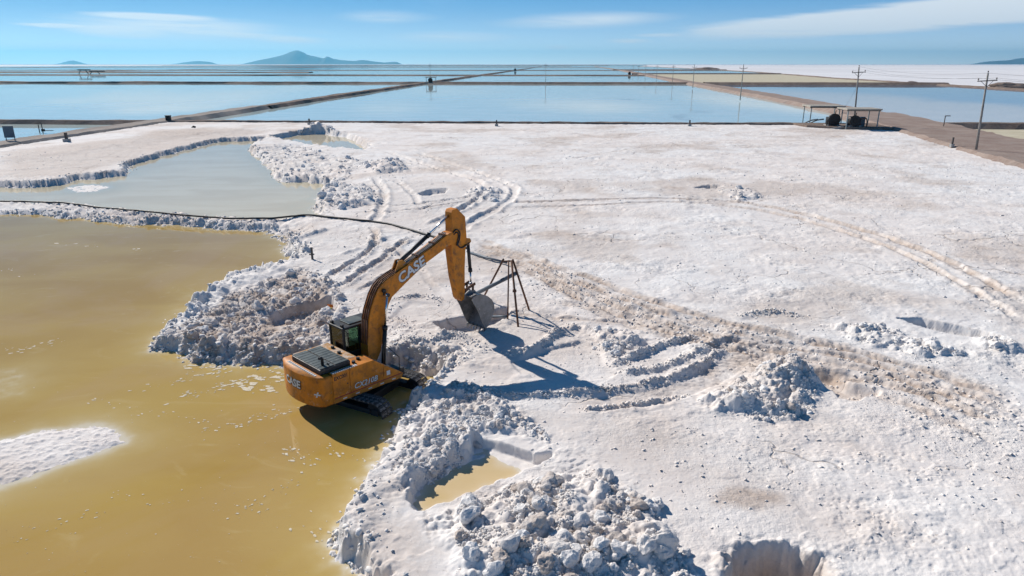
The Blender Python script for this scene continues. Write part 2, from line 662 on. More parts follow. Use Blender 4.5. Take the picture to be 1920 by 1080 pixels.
WARPX = fbm(X, Y, 2.2, 5, 11, 0.6)
WARPY = fbm(X, Y, 2.2, 5, 23, 0.6)


def px_poly(pts, z=0.0):
    return [G(x, y, z) for x, y in pts]


# ---- base crust
H += 0.035 * fbm(X, Y, 9.0, 3, 1)
CR = np.clip(0.6 + 0.9 * fbm(X, Y, 7.0, 3, 71), 0.15, 1.6)
H += 0.026 * CR * fbm(X, Y, 0.8, 5, 5, 0.68)
plates = fbm(X, Y, 1.7, 4, 41, 0.55, True)
H += 0.03 * np.clip(plates, -0.2, 0.7)
def terrace(v):
    fl = np.floor(v)
    return fl + sstep(0.46, 0.54, v - fl)


SKIN = np.clip(0.25 + 1.0 * fbm(X, Y, 4.5, 4, 171, 0.6), 0, 1)
H += 0.038 * SKIN * terrace(2.4 * fbm(X, Y, 1.4, 5, 181, 0.62) + 0.3)
H += 0.022 * np.clip(1.2 - SKIN, 0, 1) * terrace(1.6 * fbm(X, Y, 3.4, 5, 191, 0.55))
TINT += 0.5 * sstep(0.0, 0.6, fbm(X, Y, 12.0, 4, 61)) + 0.25 * sstep(0.1, 0.7, fbm(X, Y, 3.5, 3, 67))


# ---- stains (colour of the ground itself)
def stain(pts, amount, soft=0.8, scrape=0.0, warp=0.5):
    P = px_poly(pts)
    r = region(P, 3.0)
    if r is None:
        return
    d = sdf_poly(X[r] + warp * WARPX[r], Y[r] + warp * WARPY[r], P)
    mk = sstep(soft, -soft, d)
    TINT[r] = np.maximum(TINT[r], amount * mk)
    SMOOTH[r] = np.maximum(SMOOTH[r], scrape * mk)


stain([(1180, 800), (1280, 800), (1290, 830), (1250, 850), (1190, 830)], 0.55)
stain([(1345, 950), (1360, 915), (1400, 905), (1470, 925), (1480, 945), (1400, 955)], 0.85, 0.35, 0.3, 0.2)
stain([(640, 1010), (700, 900), (770, 900), (760, 960), (830, 1010), (800, 1100), (660, 1090)], 0.55, 0.8)
stain([(700, 560), (900, 540), (1050, 580), (1150, 640), (950, 720), (800, 690), (740, 640)], 0.35, 1.2)
stain([(1080, 780), (1260, 770), (1330, 820), (1250, 900), (1120, 860)], 0.4, 1.0)
stain([(1240, 850), (1420, 880), (1560, 960), (1700, 1000), (1600, 1010), (1400, 940), (1260, 900)], 0.4, 1.5)
stain([(0, 290), (120, 275), (200, 280), (120, 315), (0, 325)], 0.5, 3.0)
stain([(0, 285), (200, 262), (420, 240), (520, 244), (440, 256), (330, 275), (240, 300), (150, 325), (0, 345)], 0.6, 2.0)
ROUGHZ = [(0, 330), (140, 322), (235, 312), (240, 300), (330, 272), (410, 255), (500, 250), (505, 258), (410, 264), (330, 284), (240, 318), (150, 334), (0, 346)]
stain([(280, 245), (400, 238), (420, 246), (330, 262), (240, 262)], 0.75, 2.5)
stain([(770, 760), (1100, 765), (1180, 800), (1090, 830), (980, 800)], 0.3, 0.8, 0.9)
stain([(1060, 770), (1300, 830), (1350, 940), (1300, 1000), (1180, 900), (1060, 840)], 0.12, 0.8, 0.9)
stain([(850, 600), (1000, 610), (1040, 640), (1000, 680), (900, 680), (830, 640)], 0.35, 0.6)
stain([(560, 420), (760, 430), (700, 520), (600, 560), (540, 500)], 0.25, 1.5)
stain([(760, 500), (850, 520), (870, 590), (760, 590)], 0.1, 0.6, 0.9)
stain([(640, 340), (900, 340), (960, 420), (860, 470), (700, 430)], 0.3, 2.0)


# ---- haul tracks: bands of trodden crust with tread bars across
def track(pts, width, depth, tint, tread=0.022, lip=0.05, period=0.34, rough=0.15):
    P = smooth_path([G(*q) for q in pts], 6)
    P = [tuple(q) for q in P]
    r = region(P, width + 2)
    if r is None:
        return
    d, s, side, L = dist_line(X[r] + 0.18 * WARPX[r], Y[r] + 0.18 * WARPY[r], P)
    core = sstep(width * 0.55, width * 0.35, d)
    edge = np.exp(-((d - width * 0.58) / (0.16 + 0.08 * width)) ** 2)
    var = 0.6 + 0.7 * fbm(X[r], Y[r], 1.3, 3, 77)
    fade = sstep(0, 2.5, s) * sstep(0, 2.5, L - s)
    bars = np.sin(2 * np.pi * (s + d * 0.6) / period)
    H[r] += fade * (-depth * core + core * tread * bars * var + lip * edge * np.clip(var, 0.2, 2))
    TINT[r] = np.maximum(TINT[r], tint * np.maximum(core, 0.7 * edge) * np.clip(var + 0.25, 0, 1) * fade)
    ROUGH[r] = np.maximum(ROUGH[r], rough * edge * fade)


for off in (-22, -6, 10, 26):
    track([(880, 452 + off * 0.4), (1000, 500 + off * 0.6), (1110, 545 + off), (1260, 600 + off), (1420, 640 + off), (1600, 682 + off), (1760, 726 + off), (1930, 790 + off)], 0.55, 0.09, 0.95, 0.022, 0.045, 0.36)
track([(1000, 560), (1120, 575), (1260, 592), (1420, 622), (1560, 648), (1700, 690)], 0.7, 0.05, 0.7)
track([(1300, 745), (1360, 700), (1420, 665), (1500, 640)], 2.0, 0.04, 0.7, 0.03)
track([(1010, 755), (1120, 757), (1250, 735), (1330, 705), (1390, 668)], 1.3, 0.08, 0.5, 0.006, 0.05)
track([(940, 379), (1100, 375), (1220, 372), (1300, 373), (1400, 381), (1500, 400), (1600, 426), (1700, 458), (1800, 502), (1930, 570)], 0.65, 0.15, 0.9, 0.012, 0.05)  # rut pair: brown tint also paints in the shadow lying in the ruts
track([(940, 389), (1100, 385), (1220, 379), (1300, 380), (1400, 390), (1500, 410), (1600, 440), (1700, 478), (1800, 530), (1930, 610)], 0.6, 0.13, 0.7, 0.012, 0.045)  # second rut, its tint likewise part brown crust, part painted shadow
track([(720, 283), (820, 316), (885, 336), (912, 352), (900, 372), (860, 395), (800, 425)], 0.9, 0.14, 0.12, 0.02, 0.16)
track([(780, 285), (900, 325), (952, 345), (966, 360), (945, 382), (890, 415), (840, 445)], 0.9, 0.14, 0.12, 0.02, 0.14)
track([(600, 528), (650, 500), (695, 468), (705, 440), (690, 420)], 0.5, 0.16, 0.75, 0.03, 0.14)
track([(620, 545), (680, 510), (735, 470), (780, 440)], 0.5, 0.14, 0.75, 0.03, 0.12)
track([(660, 555), (720, 520), (790, 480), (850, 450)], 0.5, 0.10, 0.75, 0.03, 0.10)
track([(700, 330), (720, 360), (715, 390), (700, 420)], 0.8, 0.12, 0.15, 0.03, 0.14)
track([(740, 335), (775, 365), (790, 390)], 0.7, 0.10, 0.15, 0.03, 0.10)
track([(960, 460), (1100, 540), (1200, 600), (1290, 640)], 0.45, 0.07, 0.75, 0.012, 0.03)
track([(1010, 520), (1150, 585), (1290, 622), (1420, 660), (1560, 710), (1700, 760), (1930, 850)], 0.45, 0.07, 0.7, 0.014, 0.03)
track([(1040, 548), (1180, 610), (1330, 650), (1480, 668)], 0.45, 0.07, 0.7, 0.014, 0.03)
track([(860, 560), (980, 590), (1100, 600), (1240, 615), (1400, 655)], 0.45, 0.06, 0.7, 0.012, 0.03)
track([(1300, 640), (1420, 640), (1560, 655), (1720, 690), (1930, 745)], 0.45, 0.06, 0.6, 0.012, 0.03)
track([(660, 440), (740, 470), (800, 520), (830, 560)], 0.5, 0.10, 0.6, 0.02, 0.08)
track([(640, 400), (760, 395), (860, 380), (960, 372)], 0.5, 0.12, 0.6, 0.02, 0.08)
track([(640, 388), (760, 384), (860, 372), (960, 362)], 0.5, 0.12, 0.5, 0.02, 0.08)
track([(1060, 300), (1250, 270), (1400, 262)], 0.5, 0.06, 0.4, 0.01, 0.04)


# ---- thrown-up ridges
def ridge(pts, width, height, rough=0.5, tint=0.25):
    P = [tuple(q) for q in smooth_path([G(*q) for q in pts], 6)]
    r = region(P, width * 3 + 1)
    if r is None:
        return
    d, s, side, L = dist_line(X[r] + 0.12 * WARPX[r], Y[r] + 0.12 * WARPY[r], P)
    e = np.exp(-(d / width) ** 2) * sstep(-0.3, 1.0, s) * sstep(-0.3, 1.0, L - s)
    H[r] += height * e * (0.8 + 0.45 * fbm(X[r], Y[r], 0.7, 3, 88))
    ROUGH[r] = np.maximum(ROUGH[r], rough * sstep(0.15, 0.5, e))
    TINT[r] = np.maximum(TINT[r], tint * e)


ridge([(880, 728), (960, 742), (1100, 736), (1200, 722), (1290, 696), (1365, 650)], 0.15, 0.13, 0.5, 0.5)
ridge([(1085, 768), (1180, 757), (1290, 740)], 0.15, 0.12, 0.5, 0.5)
ridge([(1152, 682), (1200, 664), (1250, 646), (1300, 630)], 0.18, 0.22, 0.5, 0.15)
ridge([(1160, 700), (1240, 688), (1300, 664), (1345, 648)], 0.2, 0.18, 0.5, 0.3)
ridge([(950, 668), (1010, 650), (1050, 622), (1085, 610)], 0.2, 0.24, 0.5, 0.2)
ridge([(1290, 655), (1340, 640), (1380, 622)], 0.2, 0.2, 0.5, 0.3)
ridge([(1390, 592), (1420, 586), (1470, 586), (1505, 596)], 0.22, 0.12, 0.4, 0.4)
ridge([(740, 560), (790, 556), (835, 566)], 0.25, 0.2, 0.5, 0.3)
ridge([(750, 640), (800, 640), (850, 628), (880, 640)], 0.25, 0.2, 0.6, 0.3)
ridge([(545, 450), (580, 440), (615, 428)], 0.3, 0.25, 0.4, 0.1)
ridge([(640, 478), (700, 455), (735, 440)], 0.25, 0.15, 0.4, 0.3)
ridge([(0, 372), (100, 378), (200, 388), (330, 400), (450, 409), (560, 411)], 0.9, 0.22, 0.55, 0.15)


# ---- mounds of dug salt
def mound(pts, height, soft, rough=1.0, tint=0.2, peak=None):
    P = px_poly(pts)
    r = region(P, soft + 1.5)
    if r is None:
        return
    d = sdf_poly(X[r] + 0.35 * WARPX[r], Y[r] + 0.35 * WARPY[r], P)
    mk = sstep(0.25, -soft, d)
    hh = height * mk * (0.75 + 0.5 * fbm(X[r], Y[r], 1.6, 4, 93))
    if peak:
        gx, gy = G(*peak[:2])
        hh = hh + peak[2] * np.exp(-((X[r] - gx) ** 2 + (Y[r] - gy) ** 2) / peak[3] ** 2)
    H[r] += hh
    ROUGH[r] = np.maximum(ROUGH[r], rough * sstep(0.35, -0.25, d))
    TINT[r] = np.maximum(TINT[r] * (1 - 0.6 * mk), tint * mk * (0.4 + 0.9 * np.clip(fbm(X[r], Y[r], 1.2, 3, 51) + 0.4, 0, 1)))


MOUNDS = {
    'spoil': [(1305, 752), (1380, 722), (1440, 690), (1490, 680), (1535, 715), (1525, 770), (1480, 792), (1420, 788), (1340, 768)],
    'near': [(790, 975), (870, 955), (960, 915), (1060, 885), (1140, 895), (1230, 960), (1290, 1040), (1300, 1110), (900, 1110), (860, 1030)],
    'bank': [(865, 705), (920, 735), (1010, 790), (1035, 830), (905, 800), (870, 855), (790, 905), (750, 930), (735, 880), (775, 800), (840, 735)],
    'point': [(290, 652), (350, 595), (430, 542), (560, 500), (620, 520), (655, 570), (640, 610), (600, 672), (530, 676), (400, 670)],
    'shore': [(596, 352), (690, 348), (720, 380), (640, 394), (598, 388)],
    'heap': [(682, 305), (755, 302), (768, 322), (700, 326)],
    'farheap': [(545, 250), (585, 236), (612, 236), (648, 252)],
    'shoal': [(480, 275), (560, 270), (640, 292), (690, 300), (640, 340), (560, 338), (505, 310)],
    'dug': [(1085, 612), (1150, 620), (1210, 640), (1150, 668), (1110, 650)],
    'band': [(1530, 608), (1640, 612), (1760, 645), (1810, 668), (1720, 664), (1600, 640)],
    'end': [(1845, 640), (1905, 640), (1915, 656), (1870, 660)],
    'small': [(1340, 358), (1400, 354), (1440, 370), (1380, 378)],
    'rim': ROUGHZ,
    'mid': [(945, 355), (885, 352), (870, 370), (930, 380)],
}
mound(MOUNDS['spoil'], 0.55, 1.1, 1.0, 0.3, (1470, 705, 0.55, 1.0))
mound(MOUNDS['near'], 0.36, 1.0, 0.8, 0.3)
mound(MOUNDS['bank'], 0.22, 0.8, 1.0, 0.35)
mound(MOUNDS['point'], 0.18, 1.2, 0.95, 1.1)
mound(MOUNDS['shore'], 0.45, 1.2, 0.9, 0.15)
mound(MOUNDS['heap'], 0.6, 1.2, 0.9, 0.1)
mound(MOUNDS['farheap'], 1.5, 3.0, 0.9, 0.1)
mound(MOUNDS['shoal'], 0.22, 1.5, 0.9, 0.3)
mound(MOUNDS['dug'], 0.22, 0.5, 0.9, 0.15)
mound(MOUNDS['band'], 0.25, 0.8, 0.9, 0.1)
mound(MOUNDS['end'], 0.3, 0.5, 0.9, 0.1)
mound(MOUNDS['small'], 0.25, 0.8, 0.8, 0.05)
mound(MOUNDS['rim'], 0.05, 1.5, 0.55, 0.4)
mound(MOUNDS['mid'], 0.3, 0.6, 0.8, 0.1)

def lower(pts, amount, soft):
    P = px_poly(pts)
    r = region(P, soft + 2)
    d = sdf_poly(X[r] + 0.6 * WARPX[r], Y[r] + 0.6 * WARPY[r], P)
    H[r] -= amount * sstep(soft, -soft, d)


lower([(-260, 358), (0, 366), (100, 372), (300, 393), (480, 402), (560, 404), (560, 440), (420, 432), (230, 424), (0, 408), (-260, 400)], 0.52, 1.2)
lower([(260, 660), (350, 590), (430, 540), (540, 505), (590, 540), (590, 690), (400, 690)], 0.35, 1.6)
lower([(-260, 300), (0, 300), (150, 285), (330, 255), (500, 240), (510, 262), (410, 266), (330, 286), (240, 318), (150, 340), (-260, 360)], 0.22, 2.5)
lower([(470, 280), (560, 270), (650, 292), (640, 345), (530, 345)], 0.4, 2.5)
# ---- rough lumps where the crust is broken
H *= (1 - 0.75 * SMOOTH)
mk = ROUGH > 0.01
xm, ym = X[mk], Y[mk]
ROUGH[mk] *= np.clip(0.75 + 0.5 * fbm(xm, ym, 1.5, 2, 301), 0.2, 1)
rg = ROUGH[mk]
lum = 0.32 * worley_lumps(xm, ym, 0.75, 7) + 0.24 * worley_lumps(xm + 3, ym, 0.36, 8) + 0.13 * worley_lumps(xm, ym + 5, 0.17, 9)
H[mk] += rg * (lum + 0.10 * fbm(xm, ym, 0.8, 5, 12, 0.6) - 0.12)

# ---- diggings: ponds and pits
POND1 = px_poly([(-250, 396), (0, 402), (60, 402), (150, 410), (230, 420), (330, 422), (420, 430), (500, 434), (532, 447), (535, 470), (558, 493),
                 (520, 508), (470, 522), (425, 538), (385, 556), (352, 585), (345, 600), (310, 632), (284, 655), (330, 664), (400, 678), (480, 684),
                 (535, 684), (620, 690), (700, 690), (770, 686), (822, 700), (806, 730), (772, 772), (742, 802), (716, 846), (703, 880),
                 (690, 910), (670, 945), (648, 990), (614, 1020), (622, 1050), (660, 1082), (690, 1130), (620, 1250)], WL)
POND1 += [(-4.5, 3.0), (-9, 2.0), (-40, 2.0), (-60, 30)]
POND2 = px_poly([(-250, 354), (0, 352), (95, 350), (150, 336), (178, 336), (236, 328), (242, 310), (330, 286), (410, 266), (500, 263), (478, 273),
                 (470, 282), (490, 300), (510, 318), (530, 342), (575, 342), (625, 346), (602, 372), (592, 390)], WL) + px_poly([(598, 402), (540, 405), (480, 405),
                 (380, 402), (300, 395), (200, 385), (100, 375), (0, 370), (-250, 364)], -0.2)
POND3 = px_poly([(512, 262), (560, 253), (600, 251), (650, 258), (672, 268), (690, 280), (675, 290), (620, 283), (560, 274)], WL)
BANKW = 0.35 + 0.25 * np.clip(WARPX, -1, 1)


def dig(P, floor, wall, wl=None, slope=0.3, warp=0.25, wet=1.0, margin=3.0, bank=0.0, band=0.35):
    r = region(P, margin)
    if r is None:
        return None
    d = sdf_poly(X[r] + warp * WARPX[r], Y[r] + warp * WARPY[r], P)
    wv = wall * np.clip(1 + 0.5 * WARPY[r], 0.5, 1.8)
    top = H[r]
    if wl is not None:                          # waterline polygon
        h_out = wl + (top - wl) * sstep(-0.05, 1, d / wv) + 0.0
        h_in = wl - np.minimum(-d * slope, wl - floor) + 0.04 * fbm(X[r], Y[r], 0.6, 3, 21)
    else:
        h_out = floor + (top - floor) * sstep(0, 1, d / wv)
        h_in = floor + 0.03 * fbm(X[r], Y[r], 0.9, 3, 22)
    inside = d < 0
    H[r] = np.where(inside, h_in, h_out)
    if wl is not None and bank > 0:
        bm_ = sstep(-0.5, 0.05, d) * sstep(2.2, 0.3, d) * bank * (0.3 + 0.7 * sstep(17.5, 21.0, Y[r])) * np.clip(0.7 + 0.9 * fbm(X[r], Y[r], 3.0, 2, 404), 0.1, 1.3)
        k = bm_ > 0.02
        xx, yy = X[r][k], Y[r][k]
        add = 0.45 * worley_lumps(xx, yy + 2, 0.95, 57) + 0.28 * worley_lumps(xx, yy, 0.45, 58) + 0.14 * worley_lumps(xx + 9, yy, 0.2, 59) - 0.2
        hh = H[r].copy()
        hh[k] += bm_[k] * add
        H[r] = hh
    dz = top - H[r]
    wlv = wl if wl is not None else floor
    WET[r] = np.maximum(WET[r], wet * sstep(band, 0.0, H[r] - wlv) * (dz > 0.05))
    return r, d


dig(POND1, -1.75, 0.55, WL, 0.22, 0.45, 0.9, 4.0, 1.0)
dig(POND2, -1.35, 0.45, WL, 0.13, 0.6, 0.6, 4.0, 0.5)
dig(POND3, -1.15, 0.60, WL, 0.12, 0.6, 0.6, 4.0, 0.5)
PUD = px_poly([(775, 950), (786, 920), (838, 888), (880, 864), (908, 852), (940, 866), (975, 886), (950, 906), (905, 926), (850, 946), (790, 966)], -0.38)
dig(px_poly([(890, 832), (1000, 868), (1030, 866), (965, 900), (800, 955), (790, 930), (880, 870)], -0.3), -0.33, 0.12, None, warp=0.08, wet=0.35)
dig(PUD, -0.52, 0.3, -0.36, 0.35, 0.14, 1.0, 3.0, 0.3)
PITS = [
    (px_poly([(505, 610), (560, 592), (618, 582), (626, 598), (560, 616), (520, 624)], -0.7), -0.72, 0.22, 0.35),
    (px_poly([(818, 622), (860, 612), (905, 600), (945, 590), (955, 600), (940, 612), (880, 634), (840, 634)], -0.4), -0.55, 0.2, 0.6),
    (px_poly([(962, 682), (1005, 668), (1050, 654), (1085, 644), (1105, 652), (1152, 700), (1138, 709), (1075, 714), (1010, 712), (985, 704)], -0.12), -0.12, 0.2, 0.0),
    (px_poly([(1515, 705), (1550, 735), (1575, 752), (1605, 756), (1635, 748), (1590, 735), (1555, 715)], -0.35), -0.45, 0.3, 0.4),
    (px_poly([(1385, 1105), (1410, 1078), (1440, 1070), (1470, 1078), (1510, 1100), (1525, 1125), (1490, 1230), (1380, 1230)], -0.6), -1.15, 0.45, 0.85),
    (px_poly([(1690, 612), (1725, 612), (1800, 628), (1840, 638), (1870, 646), (1860, 652), (1800, 642), (1720, 622)], -0.4), -0.45, 0.2, 0.5),
    (px_poly([(788, 371), (812, 363), (838, 362), (830, 370), (800, 374)], -0.4), -0.4, 0.3, 0.7),
    (px_poly([(1305, 360), (1330, 355), (1350, 356), (1335, 361)], -0.4), -0.4, 0.3, 0.8),
    (px_poly([(1400, 600), (1430, 592), (1480, 594), (1500, 602), (1450, 606)], -0.03), -0.03, 0.3, 0.0),
    (px_poly([(735, 600), (770, 570), (830, 575), (850, 590), (820, 600), (770, 612)], -0.1), -0.08, 0.3, 0.0),
    (px_poly([(830, 700), (860, 690), (960, 700), (940, 716), (880, 716)], 0), -0.05, 0.5, 0.2),
]
for P, fl, wa, wt in PITS:
    dig(P, fl, wa, None, warp=0.3 if fl < -1 else 0.14, wet=wt, band=1.8 if fl < -1 else 0.35)  # deep pit: the brown runs up the whole wall, beyond a wet band
    if fl < -1:
        r = region(P, 1.2)
        d = sdf_poly(X[r] + 0.3 * WARPX[r], Y[r] + 0.3 * WARPY[r], P)
        nr = sstep(0.9, 0.2, d)
        H[r] += nr * (0.10 * worley_lumps(X[r], Y[r], 0.5, 601) + 0.12 * worley_lumps(X[r], Y[r], 0.22, 602) + 0.22 * fbm(X[r], Y[r], 0.8, 4, 603) - 0.05)
        TINT[r] = np.maximum(TINT[r], sstep(0.6, 0.0, d))

# sandbar of crust standing just above the brine
BAR = px_poly([(-120, 850), (0, 824), (60, 812), (150, 798), (222, 802), (238, 828), (180, 852), (110, 872), (60, 893), (0, 914), (-120, 960)], WL)
r = region(BAR, 4)
d = sdf_poly(X[r] + 0.25 * WARPX[r], Y[r] + 0.25 * WARPY[r], BAR)
hb = WL + np.where(d < 0, 0.05 * sstep(0, -0.5, d) + 0.05 * np.clip(fbm(X[r], Y[r], 0.35, 4, 31, 0.7) + 0.1, -0.05, 1), -0.04 * sstep(0, 0.5, d) - 0.12 * np.maximum(d, 0))
H[r] = np.maximum(H[r], hb)
WET[r] = np.where(d < 0.1, 0.0, WET[r])
for c in ([(300, 600), (345, 582), (352, 592), (320, 608)], [(60, 720), (20, 745), (-60, 750), (-40, 700), (40, 690)], [(130, 352), (170, 347), (205, 351), (180, 359), (145, 360)]):
    P = px_poly(c, WL)
    r = region(P, 4)
    d = sdf_poly(X[r] + 0.4 * WARPX[r], Y[r] + 0.4 * WARPY[r], P)
    top = 0.02 if c[0][0] == 130 else -0.10
    H[r] = np.maximum(H[r], WL + np.where(d < 0, top + 0.06 * fbm(X[r], Y[r], 0.5, 3, 35), top - 0.15 * np.maximum(d, 0)))

# ---- beyond the dikes the crust lies under the ponds
LD = [(-77.5, 60.0), (-75.5, 100.0), (-73.5, 135.0), (-72.0, 160.0), (-70.5, 200.0), (-67.0, 282.0), (-56.0, 465.0), (-36.0, 780.0), (6.0, 1390.0), (92.0, 2700.0), (170.0, 4000.0)]
RD = [(55.0, 20.0), (66.0, 88.0), (74.5, 132.0), (82.0, 171.0), (94.0, 272.0), (112.0, 465.0), (146.0, 786.0), (210.0, 1400.0), (330.0, 2700.0), (455.0, 4000.0)]


def lerp_line(L, y):
    return np.interp(y, [q[1] for q in L], [q[0] for q in L])


def cross1_y(x):
    return 143.2 - 0.058 * x


beyond = (X < lerp_line(LD, Y)) | (X > lerp_line(RD, Y)) | (Y > cross1_y(X))
H = np.where(beyond, -1.3, H)


def ground_h(x, y):
    """Height of the ground at one point (bilinear)."""
    j = int(np.clip(np.searchsorted(ys, y) - 1, 0, NR - 2))
    fy = (y - ys[j]) / (ys[j + 1] - ys[j])
    s = x / half_width(y)
    q = (s - SS[0]) / (SS[1] - SS[0])
    i = int(np.clip(math.floor(q), 0, NC - 2))
    fx = q - i
    return float((H[j, i] * (1 - fx) + H[j, i + 1] * fx) * (1 - fy) + (H[j + 1, i] * (1 - fx) + H[j + 1, i + 1] * fx) * fy)


def grid_mesh(name, Xg, Yg, Zg, cellmask, mat, attrs):
    nr, nc = Xg.shape
    idx = np.arange(nr * nc).reshape(nr, nc)
    q = np.stack([idx[:-1, :-1], idx[:-1, 1:], idx[1:, 1:], idx[1:, :-1]], -1)[cellmask]
    used = np.unique(q)
    remap = np.full(nr * nc, -1, np.int64)
    remap[used] = np.arange(len(used))
    q = remap[q].astype(np.int32)
    co = np.stack([Xg.ravel()[used], Yg.ravel()[used], Zg.ravel()[used]], 1).astype(F32)
    me = bpy.data.meshes.new(name)
    me.vertices.add(len(co))
    me.vertices.foreach_set('co', co.ravel())
    me.loops.add(q.size)
    me.loops.foreach_set('vertex_index', q.ravel())
    me.polygons.add(len(q))
    me.polygons.foreach_set('loop_start', np.arange(0, q.size, 4, dtype=np.int32))
    me.polygons.foreach_set('loop_total', np.full(len(q), 4, np.int32))
    me.polygons.foreach_set('use_smooth', np.ones(len(q), bool))
    for k, v in attrs.items():
        a = me.attributes.new(k, 'FLOAT', 'POINT')
        a.data.foreach_set('value', v.ravel()[used].astype(F32))
    me.materials.append(mat)
    me.update(calc_edges=True)
    me.validate()
    return link(bpy.data.objects.new(name, me))


flat = grid_mesh('salt_flat', X, Y, H, np.ones((NR - 1, NC - 1), bool), M_SALT, {'tint': TINT, 'wet': WET})
tag(flat, kind='structure')

# ---- brine surfaces in the diggings
Xw, Yw, Hw = X[::2, ::2], Y[::2, ::2], H[::2, ::2]


def brine(name, P, wl, mat, grow):
    d = sdf_poly(Xw, Yw, P)
    wetv = (d < grow) & (Hw < wl + 0.25) & (Xw > lerp_line(LD, Yw) + 1.5)
    cm = wetv[:-1, :-1] & wetv[1:, :-1] & wetv[:-1, 1:] & wetv[1:, 1:]
    Z = np.full(Xw.shape, wl)
    o = grid_mesh(name, Xw, Yw, Z, cm, mat, {'depth': np.maximum(wl - Hw, 0)})
    return tag(o, kind='structure')


brine('brine_water', POND1, WL, M_BRINE, 1.6)
brine('brine_pool', POND2, WL, M_BRINE2, 1.6)
brine('brine_pool', POND3, WL, M_BRINE2, 1.6)
brine('brine_puddle', PUD, -0.36, M_PUDDLE, 0.5)

# ------------------------------------------------------------------ far ground, ponds, dikes
gm, t, b = new_mat('far_salt')
pp = t.pos()
nn = t.noise(t.vmul(pp, (0.004, 0.004, 1)), 1.0, 5, 0.6)
t.l.new(t.mix(t.ramp(nn, 0.35, 0.7), (0.80, 0.785, 0.78, 1), (0.70, 0.68, 0.675, 1)), b.inputs['Base Color'])
b.inputs['Roughness'].default_value = 0.9
GR = 42000.0
tag(mesh_obj('ground', [(-GR, -GR, -1.7), (GR, -GR, -1.7), (GR, GR, -1.7), (-GR, GR, -1.7)], [(0, 1, 2, 3)], gm), kind='structure')


def line_pt(L, y):
    return (float(lerp_line(L, y)), y)


EDGE_R = [(170.0, 60.0), (215.0, 200.0), (245.0, 330.0), (258.0, 448.0), (284.0, 634.0), (377.0, 1102.0), (450.0, 1655.0), (560.0, 2600.0), (700.0, 4000.0)]
YB = [143.0, 458.0, 790.0, 1410.0, 2700.0, 4000.0]


def tilt(x, y0):
    return y0 - 0.058 * x


def pond(poly, z, mat):
    return tag(mesh_obj('pond_water', [(x, y, z) for x, y in poly], [list(range(len(poly)))], mat), kind='structure')


def strip_poly(LA, LB, y0, y1):
    pa = [q for q in LA if y0 < q[1] < y1]
    pb = [q for q in LB if y0 < q[1] < y1]
    a = [line_pt(LA, y0)] + pa + [line_pt(LA, y1)]
    c = [line_pt(LB, y0)] + pb + [line_pt(LB, y1)]
    a = [(x, tilt(x, y) if y in (y0, y1) else y) for x, y in a]
    c = [(x, tilt(x, y) if y in (y0, y1) else y) for x, y in c]
    return c + list(reversed(a)) if False else a[::-1] + c


LL = [(-2600.0, 0.0), (-2600.0, 9000.0)]
PZ = -0.55
mids = [M_PONDB, M_PONDB, M_PONDB, M_PONDG, M_PONDB]
lefts = [M_PONDB, M_PONDB, M_PONDG, M_PONDG, M_PONDB]
for k in range(5):
    pond(strip_poly(LD, RD, YB[k], YB[k + 1]), PZ, mids[k])
    pond(strip_poly(LL, LD, YB[k], YB[k + 1]), PZ, lefts[k])
pond([(-2600, 30), (-80, 30), (-77.5, 60.0), (-75.5, 100.0), (-73.5, 135.0), (-72.5, tilt(-72, 143)), (-2600, tilt(-2600, 143))], PZ, M_PONDB)
for ya, yb_ in ((4000.0, 5200.0), (5200.0, 7000.0), (7000.0, 10000.0)):
    pond([(-2600, ya + 150), (700 + (ya - 4000) * 0.2, ya), (700 + (yb_ - 4000) * 0.2, yb_), (-2600, yb_ + 150)], PZ, M_PONDG)
pond(strip_poly(RD, EDGE_R, 152, 442), PZ, M_PONDD)
pond([line_pt(RD, 60), line_pt(EDGE_R, 60), line_pt(EDGE_R, 128), line_pt(RD, 138)], PZ - 0.1, M_PONDY)
pond(strip_poly(RD, EDGE_R, 448, 900), PZ, M_PONDY)
pond(strip_poly(RD, EDGE_R, 900, 1500), PZ, M_PONDB)
pond(strip_poly(RD, EDGE_R, 1500, 4000), PZ, M_PONDB)


def dike(pts, top_w, base_w, z_top, mat, name='dike', step=None, z_base=-0.75, wob=0.25, seed=1, jag=0.12):
    """Earth bank of trapezoid section along a polyline, with uneven edges."""
    P = [np.array(q, float) for q in pts]
    path = []
    for a, c in zip(P[:-1], P[1:]):
        L = np.linalg.norm(c - a)
        st = step or max(1.0, 0.012 * (a[1] + c[1]) / 2)
        n = max(1, int(L / st))
        path += [a + (c - a) * k / n for k in range(n)]
    path.append(P[-1])
    rs = np.random.RandomState(seed)
    verts, faces = [], []
    prev = np.zeros(6)
    for i, p in enumerate(path):
        dv = path[min(i + 1, len(path) - 1)] - path[max(i - 1, 0)]
        dv = dv / (np.linalg.norm(dv) + 1e-9)
        nrm = np.array([-dv[1], dv[0]])
        prev = 0.6 * prev + 0.4 * rs.uniform(-1, 1, 6) * 1.6
        offs = [-base_w / 2 + wob * prev[0], -top_w / 2 + wob * prev[1], -top_w * 0.18, top_w * 0.18, top_w / 2 + wob * prev[2], base_w / 2 + wob * prev[3]]
        zs = [z_base, z_top + jag * prev[4], z_top - 0.05 + jag * 0.4 * prev[5], z_top - 0.05 + jag * 0.4 * prev[0], z_top + jag * prev[5], z_base]
        for o, z in zip(offs, zs):
            q = p + nrm * o
            verts.append((q[0], q[1], z))
        if i:
            for k in range(5):
                a0 = (i - 1) * 6 + k
                faces.append((a0, a0 + 6, a0 + 7, a0 + 1))
    o = mesh_obj(name, verts, faces, mat)
    return tag(o, kind='structure')


